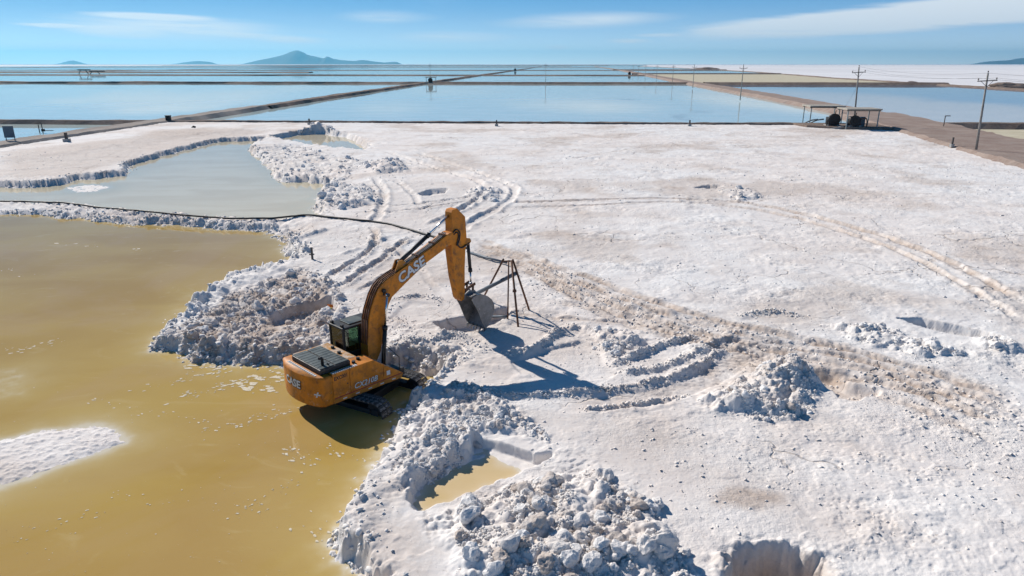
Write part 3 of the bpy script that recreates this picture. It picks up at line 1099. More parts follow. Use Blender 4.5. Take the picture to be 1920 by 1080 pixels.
# lengthwise dikes, the near stretches wide enough to drive on
dike([(x - 1.0, y) for x, y in LD[:5]], 4.2, 7.5, 0.35, M_ROAD, 'dirt_road', wob=0.3, seed=3)
dike(LD[4:], 3.6, 6.5, 0.32, M_EARTH, seed=4, wob=0.35)
dike([(55.5, 20.0), (68.2, 88.0), (78.0, 132.0), (86.2, 171.0)], 13.2, 17.6, 0.42, M_ROADR, 'dirt_road', wob=0.4, seed=5)
dike([(x + 4.5, y) for x, y in RD[3:]], 8.5, 12.0, 0.40, M_ROADR, 'dirt_road', wob=0.5, seed=6)
dike(EDGE_R[2:], 3.0, 7.0, 0.2, M_EARTH, seed=7, wob=1.0)
pf = bmesh.new()
px0, py0 = G(1568, 242, 0)
prism_xy(pf, [(px0, py0), (px0 + 9.5, py0 - 2.6), (px0 + 11.0, py0 + 8.0), (px0 - 4.5, py0 + 9.5), (px0 - 4.0, py0 + 3.6)], -0.9, 0.43, 0.12)
tag(bm_obj('earth_platform', pf, M_EARTH), kind='structure')
# crosswise dikes


def cross(x0, x1, y0, zt, tw, bw, seed, mat=M_EARTH, step=None, jag=0.1, wob=0.25):
    n = 8
    dike([(x0 + (x1 - x0) * k / n, tilt(x0 + (x1 - x0) * k / n, y0)) for k in range(n + 1)], tw, bw, zt, mat, step=step, seed=seed, jag=jag, wob=wob)


cross(-72, 76, 143.0, 0.30, 1.6, 3.6, 11, step=1.2)
cross(-420, -73, 143.0, 0.25, 2.0, 4.5, 12, step=2.0)
cross(-56, 112, 458.0, 0.55, 3.0, 8.0, 13, step=4)
cross(-1500, -56, 458.0, 0.45, 5.0, 9.0, 14, step=9, jag=0.3, wob=1.5)
cross(118, 262, 445.0, 0.9, 4.0, 12.0, 15, step=4)
cross(84, 220, 146.0, 0.30, 3.0, 6.0, 16, step=2)
for k, (yb, zt, wd) in enumerate([(790.0, 0.3, 12), (1410.0, 0.2, 14), (2700.0, 0.3, 20), (4000.0, 0.5, 30)]):
    cross(-2600, 330 if k else 146, yb, zt, wd * 0.5, wd, 20 + k, step=25, jag=0.12, wob=2)
cross(150, 330, 900.0, 0.8, 8, 14, 31, step=10)
cross(210, 440, 1500.0, 1.0, 12, 20, 32, step=15)
for k, (xa, xb, yb) in enumerate([(-1400, -300, 1050), (-2600, 700, 5200), (-2600, 1200, 7000), (-9000, 2500, 10000)]):
    cross(xa, xb, yb, 0.25 + yb * 0.00010, 8 + yb * 0.003, 16 + yb * 0.006, 40 + k, step=40, jag=0.5, wob=4)
# side dike between ponds on the left, far away
dike([(-760, 420), (-700, 2700)], 6, 10, 0.0, M_EARTH, seed=51, step=20)
dike([(-1700, 420), (-1600, 2700)], 8, 12, 0.0, M_EARTH, seed=52, step=25)


# ------------------------------------------------------------------ mountains on the horizon
mm = earth_material('mountain_rock', (0.13, 0.12, 0.11, 1), (0.19, 0.17, 0.15, 1), (0.24, 0.22, 0.20, 1), 5.0)


def mountain(profile, dist, seed, depth=1800.0):
    """profile: (px, py) skyline points; a ridge with real depth behind and before the crest."""
    pr = smooth_path(profile, 10)
    verts, faces = [], []
    rs = np.random.RandomState(seed)
    K = 9
    wobble = np.zeros(K)
    for i, (px, py) in enumerate(pr):
        crest = at_dist(px, py, dist)
        hgt = max(crest.z, 0.0)
        wobble = 0.7 * wobble + 0.3 * rs.uniform(-1, 1, K)
        for k in range(K):
            s = (k - K // 2) / (K // 2)
            prof = (1 - abs(s)) ** 1.35
            spread = (0.25 + 0.75 * hgt / 600.0) * depth
            verts.append((crest.x * (1 + 0.0), dist + s * spread + 60 * wobble[k] * (1 - abs(s)), -1.6 + (hgt + 1.6) * prof * (1 + (0.10 * wobble[k] if k != K // 2 else 0))))
        if i:
            for k in range(K - 1):
                a = (i - 1) * K + k
                faces.append((a, a + K, a + K + 1, a + 1))
    return tag(mesh_obj('mountain', verts, faces, mm, smooth=True), kind='structure')


MD = 30000.0
mountain([(455, 120), (480, 114), (510, 108), (530, 103), (545, 97), (556, 94.5), (566, 97), (578, 103), (592, 106), (606, 109), (614, 106), (625, 110), (645, 113), (665, 114), (680, 112.5), (700, 115), (720, 117), (742, 116), (752, 120)], MD, 1)
mountain([(108, 120), (122, 116), (134, 113.5), (148, 116), (160, 120)], MD + 3000, 2)
mountain([(325, 120), (345, 117), (370, 114.5), (395, 116.5), (405, 120)], MD + 2000, 3)
mountain([(1825, 120), (1845, 116), (1870, 114), (1890, 113), (1905, 110), (1925, 108), (1960, 104), (2010, 110), (2060, 120)], MD, 4)

# ------------------------------------------------------------------ haze
hz, t, b = new_mat('haze_air')
hz.node_tree.nodes.remove(b)
pv = t.n('ShaderNodeVolumePrincipled')
pv.inputs['Color'].default_value = (0.20, 0.68, 1.0, 1)
pv.inputs['Density'].default_value = 3.2e-5
pv.inputs['Anisotropy'].default_value = 0.4
t.l.new(pv.outputs[0], hz.node_tree.nodes['Material Output'].inputs['Volume'])
HB = GR + 500
hbm = bmesh.new()
add_box(hbm, -HB, HB, -HB, HB, -2.7, 720)
tag(bm_obj('haze', hbm, hz), 'thin blue haze in the air over the salt flat', 'haze', kind='stuff')

# ------------------------------------------------------------------ salt lumps and rubble
def rock_mesh(name, seed, sub, mat, cuts=5, jitter=0.06, squash=0.8):
    rs = np.random.RandomState(seed)
    bm = bmesh.new()
    bmesh.ops.create_icosphere(bm, subdivisions=sub, radius=1.0)
    co = np.array([v.co[:] for v in bm.verts])
    for _ in range(cuts):
        n = rs.normal(size=3)
        n /= np.linalg.norm(n)
        c = rs.uniform(0.6, 0.9)
        d = np.maximum(co @ n - c, 0)
        co -= d[:, None] * n
    ph = rs.uniform(0, 6, (4, 3))
    fr = rs.normal(size=(4, 3)) * 2.6
    for k in range(4):
        co *= (1 + 0.07 * np.sin(co @ fr[k] + ph[k, 0]))[:, None]
    if sub >= 3:
        dirs = rs.normal(size=(46, 3))
        dirs /= np.linalg.norm(dirs, axis=1)[:, None]
        sz = rs.uniform(0.10, 0.34, 46)
        un = co / (np.linalg.norm(co, axis=1)[:, None] + 1e-9)
        dd = np.arccos(np.clip(un @ dirs.T, -1, 1))
        knob = (np.sqrt(np.clip(1 - (dd / (sz * 1.5)) ** 2, 0, 1)) * sz * 0.75).max(1)
        co += un * knob[:, None]
    co += rs.normal(size=co.shape) * jitter
    co *= np.array([1, rs.uniform(0.7, 1.0), squash * rs.uniform(0.75, 1.1)])
    for v, c in zip(bm.verts, co):
        v.co = c
    me = bpy.data.meshes.new(name)
    bm.to_mesh(me)
    bm.free()
    me.materials.append(mat)
    return me


M_LUMPT = salt_material('tan_salt_lumps', True, True)
LUMPS = [rock_mesh('salt_lump', 100 + k, 3, M_LUMP, jitter=0.022) for k in range(10)]
LUMPST = [rock_mesh('salt_lump', 100 + k, 3, M_LUMPT, jitter=0.022) for k in range(10)]


def rock_arrays(sub, seeds, **kw):
    out = []
    for sd in seeds:
        me = rock_mesh('tmp', sd, sub, M_LUMP, **kw)
        v = np.empty(len(me.vertices) * 3, F32)
        me.vertices.foreach_get('co', v)
        f = np.array([p.vertices[:] for p in me.polygons], np.int32)
        out.append((v.reshape(-1, 3), f))
        bpy.data.meshes.remove(me)
    return out


R1 = rock_arrays(1, range(300, 308), cuts=6, jitter=0.08)
R0 = rock_arrays(1, range(320, 326), cuts=4, jitter=0.12)
_ico = bmesh.new()
bmesh.ops.create_icosphere(_ico, subdivisions=1, radius=1.0)
_ico.free()


def octa(seed):
    rs = np.random.RandomState(seed)
    v = np.array([(1, 0, 0), (0.2, 0.9, 0), (-0.9, 0.3, 0), (-0.5, -0.8, 0), (0.6, -0.7, 0), (0, 0, 0.75), (0, 0, -0.5)], float)
    v += rs.normal(size=v.shape) * 0.18
    f = [(i, (i + 1) % 5, 5) for i in range(5)] + [((i + 1) % 5, i, 6) for i in range(5)]
    return v.astype(F32), np.array(f, np.int32)


OCT = [octa(k) for k in range(12)]


def merged_rocks(name, bank, items, mat, parent=None):
    """items: (x, y, z, radius, flatness); one joined mesh of many small stones."""
    rs = np.random.RandomState(len(items))
    V, Fc, o = [], [], 0
    for (x, y, z, rad, fl) in items:
        v, f = bank[rs.randint(len(bank))]
        e = Euler((rs.uniform(-0.5, 0.5), rs.uniform(-0.5, 0.5), rs.uniform(0, 6.28)))
        R = np.array(e.to_matrix(), F32)
        p = (v * np.array([rad, rad * rs.uniform(0.6, 1.1), rad * fl], F32)) @ R.T + np.array([x, y, z], F32)
        V.append(p)
        Fc.append(f + o)
        o += len(v)
    V = np.concatenate(V)
    Fc = np.concatenate(Fc)
    me = bpy.data.meshes.new(name)
    me.vertices.add(len(V))
    me.vertices.foreach_set('co', V.astype(F32).ravel())
    me.loops.add(Fc.size)
    me.loops.foreach_set('vertex_index', Fc.ravel().astype(np.int32))
    me.polygons.add(len(Fc))
    me.polygons.foreach_set('loop_start', np.arange(0, Fc.size, 3, dtype=np.int32))
    me.polygons.foreach_set('loop_total', np.full(len(Fc), 3, np.int32))
    me.materials.append(mat)
    me.update(calc_edges=True)
    o_ = link(bpy.data.objects.new(name, me), parent)
    o_['kind'] = 'stuff'
    return o_


def sample_poly(poly, n, rs):
    P = np.array(poly)
    lo, hi = P.min(0), P.max(0)
    out = []
    while len(out) < n:
        q = rs.uniform(lo, hi, (n * 3, 2))
        d = sdf_poly(q[:, 0], q[:, 1], poly)
        out += [tuple(a) for a in q[d < 0]]
    return out[:n]


def clump(x, y):
    return float(fbm(np.array([x]), np.array([y]), 1.3, 3, 811)[0]) + 0.08


def pile(poly_px, label, n_big, n_small, rmin, rmax, seed, tanned=0.0, group='piles of dug salt', zmin=-0.75):
    rs = np.random.RandomState(seed)
    poly = px_poly(poly_px)
    c = np.mean(poly, 0)
    gz = ground_h(c[0], c[1])
    root = empty('salt_pile', (c[0], c[1], gz))
    tag(root, label, 'salt pile', group)
    k = 0
    for (x, y) in sample_poly(poly, n_big, rs):
        z = ground_h(x, y)
        if z < zmin or clump(x, y) < 0.0:
            continue
        rad = rmin + (rmax - rmin) * rs.uniform() ** 3.0
        o = bpy.data.objects.new('salt_lump', (LUMPST if rs.uniform() < tanned else LUMPS)[rs.randint(len(LUMPS))])
        link(o, root)
        o.location = (x - c[0], y - c[1], z - gz + rad * 0.02)
        o.rotation_euler = (rs.uniform(-0.6, 0.6), rs.uniform(-0.6, 0.6), rs.uniform(0, 6.28))
        o.scale = (rad, rad, rad)
        k += 1
    items = []
    for (x, y) in sample_poly(poly, n_small, rs):
        z = ground_h(x, y)
        if z < zmin or clump(x, y) < -0.12 * rs.uniform():
            continue
        rad = rmin * (0.28 + 0.85 * rs.uniform() ** 1.8)
        items.append((x - c[0], y - c[1], z - gz + rad * 0.2, rad, 0.8))
    if items:
        merged_rocks('salt_rubble', R1, items, M_LUMPT if tanned > 0.5 else M_LUMP, root)
    return root


pile(MOUNDS['near'], 'broad heap of coarse salt lumps beside the yellow puddle, nearest the bottom edge', 300, 6000, 0.07, 0.32, 1, 0.5)
pile(MOUNDS['bank'], 'rubble of salt lumps along the bank between the excavator shadow and the yellow puddle', 170, 3600, 0.06, 0.20, 2, 0.4)
pile(MOUNDS['spoil'], 'tall white salt mound beside a small dug pit, right of the curved wheel track', 110, 2400, 0.055, 0.20, 3, 0.15)
pile(MOUNDS['point'], 'brownish salt boulders on the point running into the ochre brine, left of the excavator', 260, 3600, 0.085, 0.34, 4, 0.85)
pile(MOUNDS['shoal'], 'low rough salt shoal between the two grey-green pools', 110, 500, 0.14, 0.4, 5)
pile(MOUNDS['shore'], 'white salt heap on the shore at the right end of the grey-green pool', 70, 300, 0.13, 0.4, 6)
pile(MOUNDS['heap'], 'small grey salt heap behind the excavator boom, beyond the curved wheel tracks', 60, 200, 0.13, 0.42, 7)
pile(MOUNDS['farheap'], 'pointed salt heap at the foot of the far cross dike', 50, 150, 0.18, 0.5, 8)
pile(MOUNDS['band'], 'row of white salt lumps next to the narrow trench on the right', 90, 400, 0.09, 0.3, 9)
pile(MOUNDS['end'], 'little salt heap at the right end of the narrow trench', 25, 100, 0.09, 0.28, 10)
pile(MOUNDS['dug'], 'crumbled salt at the upper right corner of the smooth square pit', 60, 350, 0.07, 0.22, 11)
pile(MOUNDS['small'], 'faint salt heap beside a small dark pit in the open crust', 25, 90, 0.12, 0.3, 12)
pile(MOUNDS['mid'], 'small salt heap inside the bend of the double wheel track', 30, 100, 0.12, 0.32, 13)


def loose_lump(px, py, rad, label, seed, rot=0.0):
    x, y = G(px, py)
    o = bpy.data.objects.new('salt_boulder', LUMPS[seed % len(LUMPS)])
    link(o)
    o.location = (x, y, ground_h(x, y) + rad * 0.35)
    o.rotation_euler = (0.2, 0.3, rot)
    o.scale = (rad, rad * 0.85, rad * 0.9)
    return tag(o, label, 'boulder')


loose_lump(1243, 1050, 0.36, 'smooth salt boulder with a dark shadow at the lower right end of the near heap', 3, 0.5)
loose_lump(1232, 948, 0.24, 'single crumbly salt boulder on bare crust right of the near heap', 5, 1.5)
loose_lump(880, 985, 0.30, 'flat pale salt slab lying at the left foot of the near heap', 7, 0.9)
loose_lump(700, 868, 0.14, 'little salt rock standing in the brine close to the bank', 2, 0.3)

# crumbs and upturned flakes of crust lying over the flat
rs = np.random.RandomState(5)
items = []
cand = 20000
yy = np.exp(rs.uniform(math.log(12.5), math.log(95), cand))
xx = rs.uniform(-0.9, 0.9, cand) * half_width(yy)
dens = 0.32 + 0.75 * fbm(xx, yy, 5.0, 4, 505, 0.6) + 0.35 * fbm(xx, yy, 1.2, 2, 506)
keep = rs.uniform(0, 1, cand) < np.clip(dens, 0.02, 1)
for x, y in zip(xx[keep], yy[keep]):
    z = ground_h(x, y)
    if z < -0.25:
        continue
    rad = (0.018 + 0.06 * rs.uniform() ** 3.0) * (0.75 + y / 60.0)
    items.append((x, y, z + rad * 0.1, rad, rs.uniform(0.25, 0.6)))
items = items[:16000]
tag(merged_rocks('crust_flakes', OCT, items, M_SALT), 'loose crumbs and upturned flakes of salt crust over the flat', 'salt crumbs', kind='stuff')

# crumbs along the thrown-up ridges and wheel tracks
items = []
for pts, n, wd in (([(880, 728), (960, 742), (1100, 736), (1200, 722), (1290, 696), (1365, 650)], 900, 0.16), ([(1085, 768), (1180, 757), (1290, 740)], 300, 0.12),
                   ([(1152, 682), (1200, 664), (1250, 646), (1300, 630)], 420, 0.16), ([(1160, 700), (1240, 688), (1300, 664), (1345, 648)], 380, 0.16),
                   ([(950, 668), (1010, 650), (1050, 622), (1085, 610)], 260, 0.16), ([(1390, 592), (1420, 586), (1470, 586), (1505, 596)], 200, 0.18),
                   ([(750, 640), (800, 640), (850, 628), (880, 640)], 320, 0.25), ([(740, 560), (790, 556), (835, 566)], 200, 0.2),
                   ([(600, 528), (650, 500), (695, 468), (705, 440)], 260, 0.3), ([(620, 545), (680, 510), (735, 470), (780, 440)], 260, 0.3),
                   ([(1010, 520), (1150, 585), (1290, 622), (1420, 660), (1560, 710), (1700, 760), (1930, 850)], 900, 0.7),
                   ([(1000, 500), (1260, 600), (1420, 640), (1600, 682), (1760, 726), (1930, 790)], 1100, 0.9),
                   ([(800, 690), (860, 660), (920, 640)], 200, 0.5), ([(700, 560), (760, 620), (760, 660)], 300, 0.5)):
    P = np.array(smooth_path([G(*q) for q in pts], 6))
    L = np.hypot(*np.diff(P, axis=0).T)
    for k in rs.choice(len(L), n, p=L / L.sum()):
        q = P[k] + (P[k + 1] - P[k]) * rs.uniform() + rs.normal(size=2) * wd
        z = ground_h(q[0], q[1])
        rad = 0.02 + 0.075 * rs.uniform() ** 2.6
        items.append((q[0], q[1], z + rad * 0.15, rad, 0.75))
tag(merged_rocks('ridge_crumbs', OCT, items, M_SALT), 'crumbs of broken crust along the wheel tracks and ridges', 'salt crumbs', kind='stuff')

# rubble along the brine shores
items = []
for P, n in ((POND1[:39], 5200), (POND2[:-1], 1600)):
    P = np.array(P)
    seg = np.diff(P, axis=0)
    L = np.hypot(seg[:, 0], seg[:, 1])
    wgt = L / np.maximum(P[:-1, 1], 10) ** 0.7
    for k in rs.choice(len(L), n, p=wgt / wgt.sum()):
        t_ = rs.uniform()
        q = P[k] + seg[k] * t_ + rs.normal(size=2) * 0.55
        if q[1] < 11 or q[1] > 120:
            continue
        if q[1] < 20 and rs.uniform() < 0.75:
            continue
        z = ground_h(q[0], q[1])
        if z < WL - 0.12 or z > 0.5:
            continue
        rad = 0.03 + 0.14 * rs.uniform() ** 2.4
        items.append((q[0], q[1], z + rad * 0.2, rad, 0.8))
tag(merged_rocks('shore_rubble', R0[:2] + OCT[:8], items, M_LUMP), 'crumbled salt rubble strewn along the shores of the dug pools', 'salt rubble', kind='stuff')

# ------------------------------------------------------------------ the excavator
M_ORANGE = simple_mat('orange_paint', (0.61, 0.205, 0.014, 1), 0.52, 0, 0.32, 1.6, (0.15, 0.065, 0.028, 1), 0.46, 0.72, spec=0.3, splash=(0.52, 0.44, 0.36, 1))
M_ORANGE_D = simple_mat('weathered_orange_paint', (0.50, 0.195, 0.022, 1), 0.55, 0, 0.35, 3.0, (0.13, 0.065, 0.035, 1), 0.50, 0.70)
M_DECK = simple_mat('dusty_orange_deck', (0.50, 0.25, 0.07, 1), 0.8, 0, 0.3, 2.2, (0.55, 0.47, 0.40, 1), 0.40, 0.60)
M_BLACK = simple_mat('black_steel', (0.020, 0.021, 0.024, 1), 0.5, 0, 0.4, 3.0, (0.10, 0.085, 0.07, 1), 0.58, 0.80)
M_GRILLE = simple_mat('grey_green_grille', (0.075, 0.095, 0.095, 1), 0.5, 0.1, 0.3, 2.0, (0.30, 0.29, 0.27, 1), 0.55, 0.75)
M_TRACK = simple_mat('salty_track_steel', (0.10, 0.095, 0.09, 1), 0.7, 0.2, 0.4, 4.0, (0.55, 0.52, 0.50, 1), 0.48, 0.66, 0.01)
M_CHROME = simple_mat('chrome_rod', (0.72, 0.72, 0.72, 1), 0.22, 1.0, 0.08, 3.0)
M_STEEL = simple_mat('bucket_steel', (0.22, 0.215, 0.215, 1), 0.5, 0.3, 0.35, 2.5, (0.42, 0.40, 0.39, 1), 0.52, 0.75)
M_RUST = simple_mat('rusty_steel', (0.16, 0.075, 0.045, 1), 0.8, 0.1, 0.45, 6.0, (0.06, 0.035, 0.025, 1), 0.5, 0.7)
M_SILVER = simple_mat('silver_decal', (0.62, 0.64, 0.66, 1), 0.5, 0.1, 0.12, 5.0)
M_DECALB = simple_mat('black_decal', (0.02, 0.02, 0.022, 1), 0.55, 0, 0.2, 5.0)
M_RED = simple_mat('red_stripe', (0.30, 0.045, 0.03, 1), 0.6, 0, 0.3, 8.0)
M_RUBBER = simple_mat('black_rubber', (0.018, 0.018, 0.020, 1), 0.55, 0, 0.3, 6.0)
gmat, t, b = new_mat('tinted_cab_glass')
gmat.node_tree.nodes.remove(b)
tr = t.n('ShaderNodeBsdfTransparent'); tr.inputs[0].default_value = (0.55, 0.68, 0.60, 1)
gl = t.n('ShaderNodeBsdfGlossy'); gl.inputs['Roughness'].default_value = 0.04
fz = t.n('ShaderNodeFresnel'); fz.inputs['IOR'].default_value = 1.5
mxs = t.n('ShaderNodeMixShader')
t.l.new(t.m('ADD', fz.outputs[0], t.m('MULTIPLY', t.noise(t.objpos(), 3.0, 3), 0.08)), mxs.inputs[0])
t.l.new(tr.outputs[0], mxs.inputs[1]); t.l.new(gl.outputs[0], mxs.inputs[2])
t.l.new(mxs.outputs[0], gmat.node_tree.nodes['Material Output'].inputs['Surface'])
M_GLASS = gmat

EX = empty('excavator', (-6.05, 24.5, -1.236), (0, 0, math.radians(46.6)))
tag(EX, 'orange tracked excavator with raised boom, standing in the ochre brine at the bank', 'excavator')

# --- undercarriage, slewed about 70 degrees against the house
UY = math.radians(-75)
UM = Matrix.Rotation(UY, 4, 'Z')
car = bmesh.new()
add_box(car, -0.85, 0.85, -0.75, 0.75, 0.42, 0.86, 0.05, UM)
add_box(car, -1.2, -0.75, -1.05, 1.05, 0.45, 0.78, 0.04, UM)
add_box(car, 0.75, 1.2, -1.05, 1.05, 0.45, 0.78, 0.04, UM)
bm_obj('track_carrier', car, M_BLACK, EX)
tt = bmesh.new()
add_tube(tt, [(0, 0, 0.84), (0, 0, 1.04)], 0.62, 32)
bm_obj('slew_ring', tt, M_BLACK, EX)
TL, TR_ = 3.72, 0.45                              # wheelbase and wheel radius


def shoe_mesh():
    bm = bmesh.new()
    add_box(bm, -0.092, 0.092, -0.30, 0.30, 0.0, 0.022)
    for gx in (-0.07, 0.0, 0.07):
        add_box(bm, gx - 0.009, gx + 0.009, -0.295, 0.295, 0.0225, 0.05)
    me = bpy.data.meshes.new('track_shoe')
    bm.to_mesh(me); bm.free()
    me.materials.append(M_TRACK)
    return me


SHOE = shoe_mesh()
for sgn in (1, -1):
    lat = 1.195 * sgn
    trk = empty('track', (0, 0, 0), (0, 0, UY), EX)
    fr = bmesh.new()
    add_box(fr, -1.65, 1.65, lat - 0.17, lat + 0.17, 0.30, 0.62, 0.04)
    bm_obj('track_frame', fr, M_BLACK, trk)
    for wx, nm in ((-TL / 2, 'idler_wheel'), (TL / 2, 'drive_sprocket')):
        wb = bmesh.new()
        add_tube(wb, [(wx, lat - 0.11, TR_ + 0.06), (wx, lat + 0.11, TR_ + 0.06)], TR_ - 0.06, 24)
        add_tube(wb, [(wx, lat - 0.19, TR_ + 0.06), (wx, lat + 0.19, TR_ + 0.06)], 0.17, 16)
        bm_obj(nm, wb, M_BLACK, trk)
    for k in range(8):
        rx = -1.4 + k * 0.4
        wb = bmesh.new()
        add_tube(wb, [(rx, lat - 0.13, 0.17), (rx, lat + 0.13, 0.17)], 0.10, 14)
        bm_obj('roller', wb, M_BLACK, trk)
    per = 2 * TL + 2 * math.pi * TR_
    NS = 50
    for k in range(NS):
        s_ = per * k / NS
        if s_ < TL:
            x_, z_, a_ = -TL / 2 + s_, 2 * TR_ + 0.06, 0.0
            z_ -= 0.035 * math.sin(math.pi * s_ / TL)
        elif s_ < TL + math.pi * TR_:
            th = (s_ - TL) / TR_
            x_, z_, a_ = TL / 2 + TR_ * math.sin(th), TR_ + 0.06 + TR_ * math.cos(th), th
        elif s_ < 2 * TL + math.pi * TR_:
            x_, z_, a_ = TL / 2 - (s_ - TL - math.pi * TR_), 0.06, math.pi
        else:
            th = (s_ - 2 * TL - math.pi * TR_) / TR_
            x_, z_, a_ = -TL / 2 - TR_ * math.sin(th), TR_ + 0.06 - TR_ * math.cos(th), math.pi + th
        o = bpy.data.objects.new('track_shoe', SHOE)
        link(o, trk)
        o.location = (x_, lat, z_)
        o.rotation_euler = (0, a_, 0)

# --- upper structure
pl = bmesh.new()
add_box(pl, -2.2, 1.05, -1.30, 1.30, 1.05, 1.22, 0.03)
bm_obj('platform', pl, M_BLACK, EX)
arc = []
for k in range(15):
    a_ = math.radians(180 - 30.5 + 61 * k / 14)
    arc.append((2.74 * math.cos(a_), 2.74 * math.sin(a_)))
cw = bmesh.new()
prism_xy(cw, [(-1.98, 1.385)] + [(x_, y_) for x_, y_ in arc] + [(-1.98, -1.385)], 1.06, 2.20, 0.10)
cwo = bm_obj('counterweight', cw, M_ORANGE, EX)
for f in cwo.data.polygons:
    f.use_smooth = True
hood = bmesh.new()
add_box(hood, -1.975, -0.42, -0.62, 1.36, 1.22, 2.22, 0.05)
bm_obj('engine_hood', hood, M_DECK, EX)
gr = bmesh.new()
add_box(gr, -2.28, -1.02, -1.12, 0.84, 2.205, 2.40, 0.03)
gro = bm_obj('hood_grille', gr, M_BLACK, EX)
for k in range(9):
    y0 = -1.06 + k * 0.212
    for x0, x1 in ((-2.24, -1.68), (-1.62, -1.06)):
        box('grille_panel', x0, x1, y0, y0 + 0.19, 2.40, 2.425, M_GRILLE, gro, 0.006)
exh = bmesh.new()
add_tube(exh, [(-1.98, -0.80, 2.42), (-1.98, -0.80, 2.66), (-2.02, -0.82, 2.72), (-2.13, -0.86, 2.74)], 0.055, 12)
bm_obj('exhaust_pipe', exh, M_BLACK, EX)
box('hood_handle', -1.85, -1.82, -0.99, -0.87, 2.426, 2.50, M_BLACK, EX)
# right-hand side: door, pump door, tank with its sloping front
RS_ = bmesh.new()
add_box(RS_, -1.97, -1.265, -1.385, -0.63, 1.24, 2.22, 0.025)
bm_obj('side_door', RS_, M_ORANGE, EX)
RS_ = bmesh.new()
prism_xz(RS_, [(-1.255, 1.24), (0.215, 1.24), (0.215, 1.90), (-0.20, 2.22), (-1.255, 2.22)], -1.385, -0.63, 0.025)
bm_obj('pump_door', RS_, M_ORANGE, EX)
RS_ = bmesh.new()
prism_xz(RS_, [(0.225, 1.24), (1.12, 1.24), (1.10, 1.28), (0.225, 1.89)], -1.385, -0.63, 0.02)
bm_obj('tank_panel', RS_, M_ORANGE, EX)
RS_ = bmesh.new()
prism_xz(RS_, [(-1.97, 1.06), (1.06, 1.06), (1.14, 1.235), (-1.97, 1.235)], -1.375, -1.29, 0.012)
bm_obj('side_skirt', RS_, M_ORANGE_D, EX)
box('stripe', -1.95, 1.08, -1.3925, -1.387, 1.245, 1.285, M_RED, EX)
for k in range(5):
    x0 = -1.6 + k * 0.55
    box('reflector', x0, x0 + 0.16, -1.381, -1.376, 1.12, 1.165, M_SILVER, EX)
box('white_sticker', 0.36, 0.52, -1.392, -1.386, 1.40, 1.58, M_SILVER, EX)
box('door_latch', -1.40, -1.35, -1.395, -1.386, 1.66, 1.71, M_BLACK, EX)
# step box, salt-crusted tank top and handrails at the front right
box('front_step', 0.60, 1.35, -1.20, -0.66, 1.06, 1.36, M_BLACK, EX, 0.02)
TM = Matrix.Translation((0.0, 0, 0))
tp = bmesh.new()
prism_xz(tp, [(0.235, 1.895), (-0.18, 2.226), (-0.18, 2.246), (0.24, 1.915)], -1.30, -0.70)
bm_obj('tread_plate', tp, M_STEEL, EX)
rl = bmesh.new()
add_tube(rl, [(0.30, -1.33, 1.86), (0.30, -1.33, 2.55), (0.42, -1.33, 2.62), (1.02, -1.33, 1.95), (1.02, -1.33, 1.30)], 0.016, 8)
bm_obj('handrail', rl, M_BLACK, EX)
for k in range(12):
    box('tread_strip', -1.93 + k * 0.09, -1.88 + k * 0.09, -1.36, -1.20, 2.222, 2.236, M_SILVER, EX)
for k in range(16):
    box('tread_strip', -2.46, -2.36, -1.0 + k * 0.12, -0.93 + k * 0.12, 2.202, 2.216, M_SILVER, EX)
for k, (x0, y0) in enumerate([(-0.85, -1.05), (-0.55, -0.9), (-0.72, 0.1), (-0.62, 0.7)]):
    fc = bmesh.new()
    add_tube(fc, [(x0, y0, 2.22), (x0, y0, 2.30)], 0.07, 14)
    bm_obj('filler_cap', fc, M_BLACK, EX)

# --- cab
cabm = bmesh.new()
CX0, CX1, CY0, CY1, CZ0, CZ1 = -0.30, 1.22, 0.40, 1.38, 1.22, 3.02
add_box(cabm, CX0, CX1, CY0, CY1, CZ0, 1.95, 0.03)
for (x0, y0) in ((CX0, CY0), (CX0, CY1 - 0.09), (CX1 - 0.09, CY0), (CX1 - 0.09, CY1 - 0.09), (0.42, CY0), (0.42, CY1 - 0.09)):
    add_box(cabm, x0, x0 + 0.10, y0, y0 + 0.09, 1.95, CZ1 - 0.09, 0.008)
add_box(cabm, CX0 - 0.02, CX1 + 0.02, CY0 - 0.02, CY1 + 0.02, CZ1 - 0.10, CZ1, 0.04)
cab = bm_obj('cab', cabm, M_BLACK, EX)
box('rear_window', CX0 + 0.03, CX0 + 0.045, CY0 + 0.10, CY1 - 0.10, 1.96, CZ1 - 0.11, M_GLASS, cab)
box('front_window', CX1 - 0.045, CX1 - 0.03, CY0 + 0.10, CY1 - 0.10, 1.60, CZ1 - 0.11, M_GLASS, cab)
for yy_, nm in ((CY0 + 0.03, 'right_window'), (CY1 - 0.045, 'left_window')):
    box(nm, CX0 + 0.11, 0.41, yy_, yy_ + 0.015, 1.96, CZ1 - 0.11, M_GLASS, cab)
    box(nm, 0.53, CX1 - 0.10, yy_, yy_ + 0.015, 1.96, CZ1 - 0.11, M_GLASS, cab)
box('roof_hatch', 0.10, 0.85, CY0 + 0.16, CY1 - 0.16, CZ1 + 0.002, CZ1 + 0.045, M_GRILLE, cab, 0.015)
for yy_ in (CY0 + 0.08, CY1 - 0.2):
    box('work_lamp', CX0 + 0.02, CX0 + 0.12, yy_, yy_ + 0.12, CZ1 + 0.002, CZ1 + 0.11, M_BLACK, cab, 0.01)
sb = bmesh.new()
add_box(sb, 0.05, 0.55, 0.62, 1.16, 1.96, 2.10, 0.04)
add_box(sb, -0.02, 0.12, 0.64, 1.14, 2.10, 2.72, 0.05)
add_box(sb, -0.02, 0.08, 0.77, 1.01, 2.73, 2.92, 0.04)
bm_obj('driver_seat', sb, M_RUBBER, cab)
mr = bmesh.new()
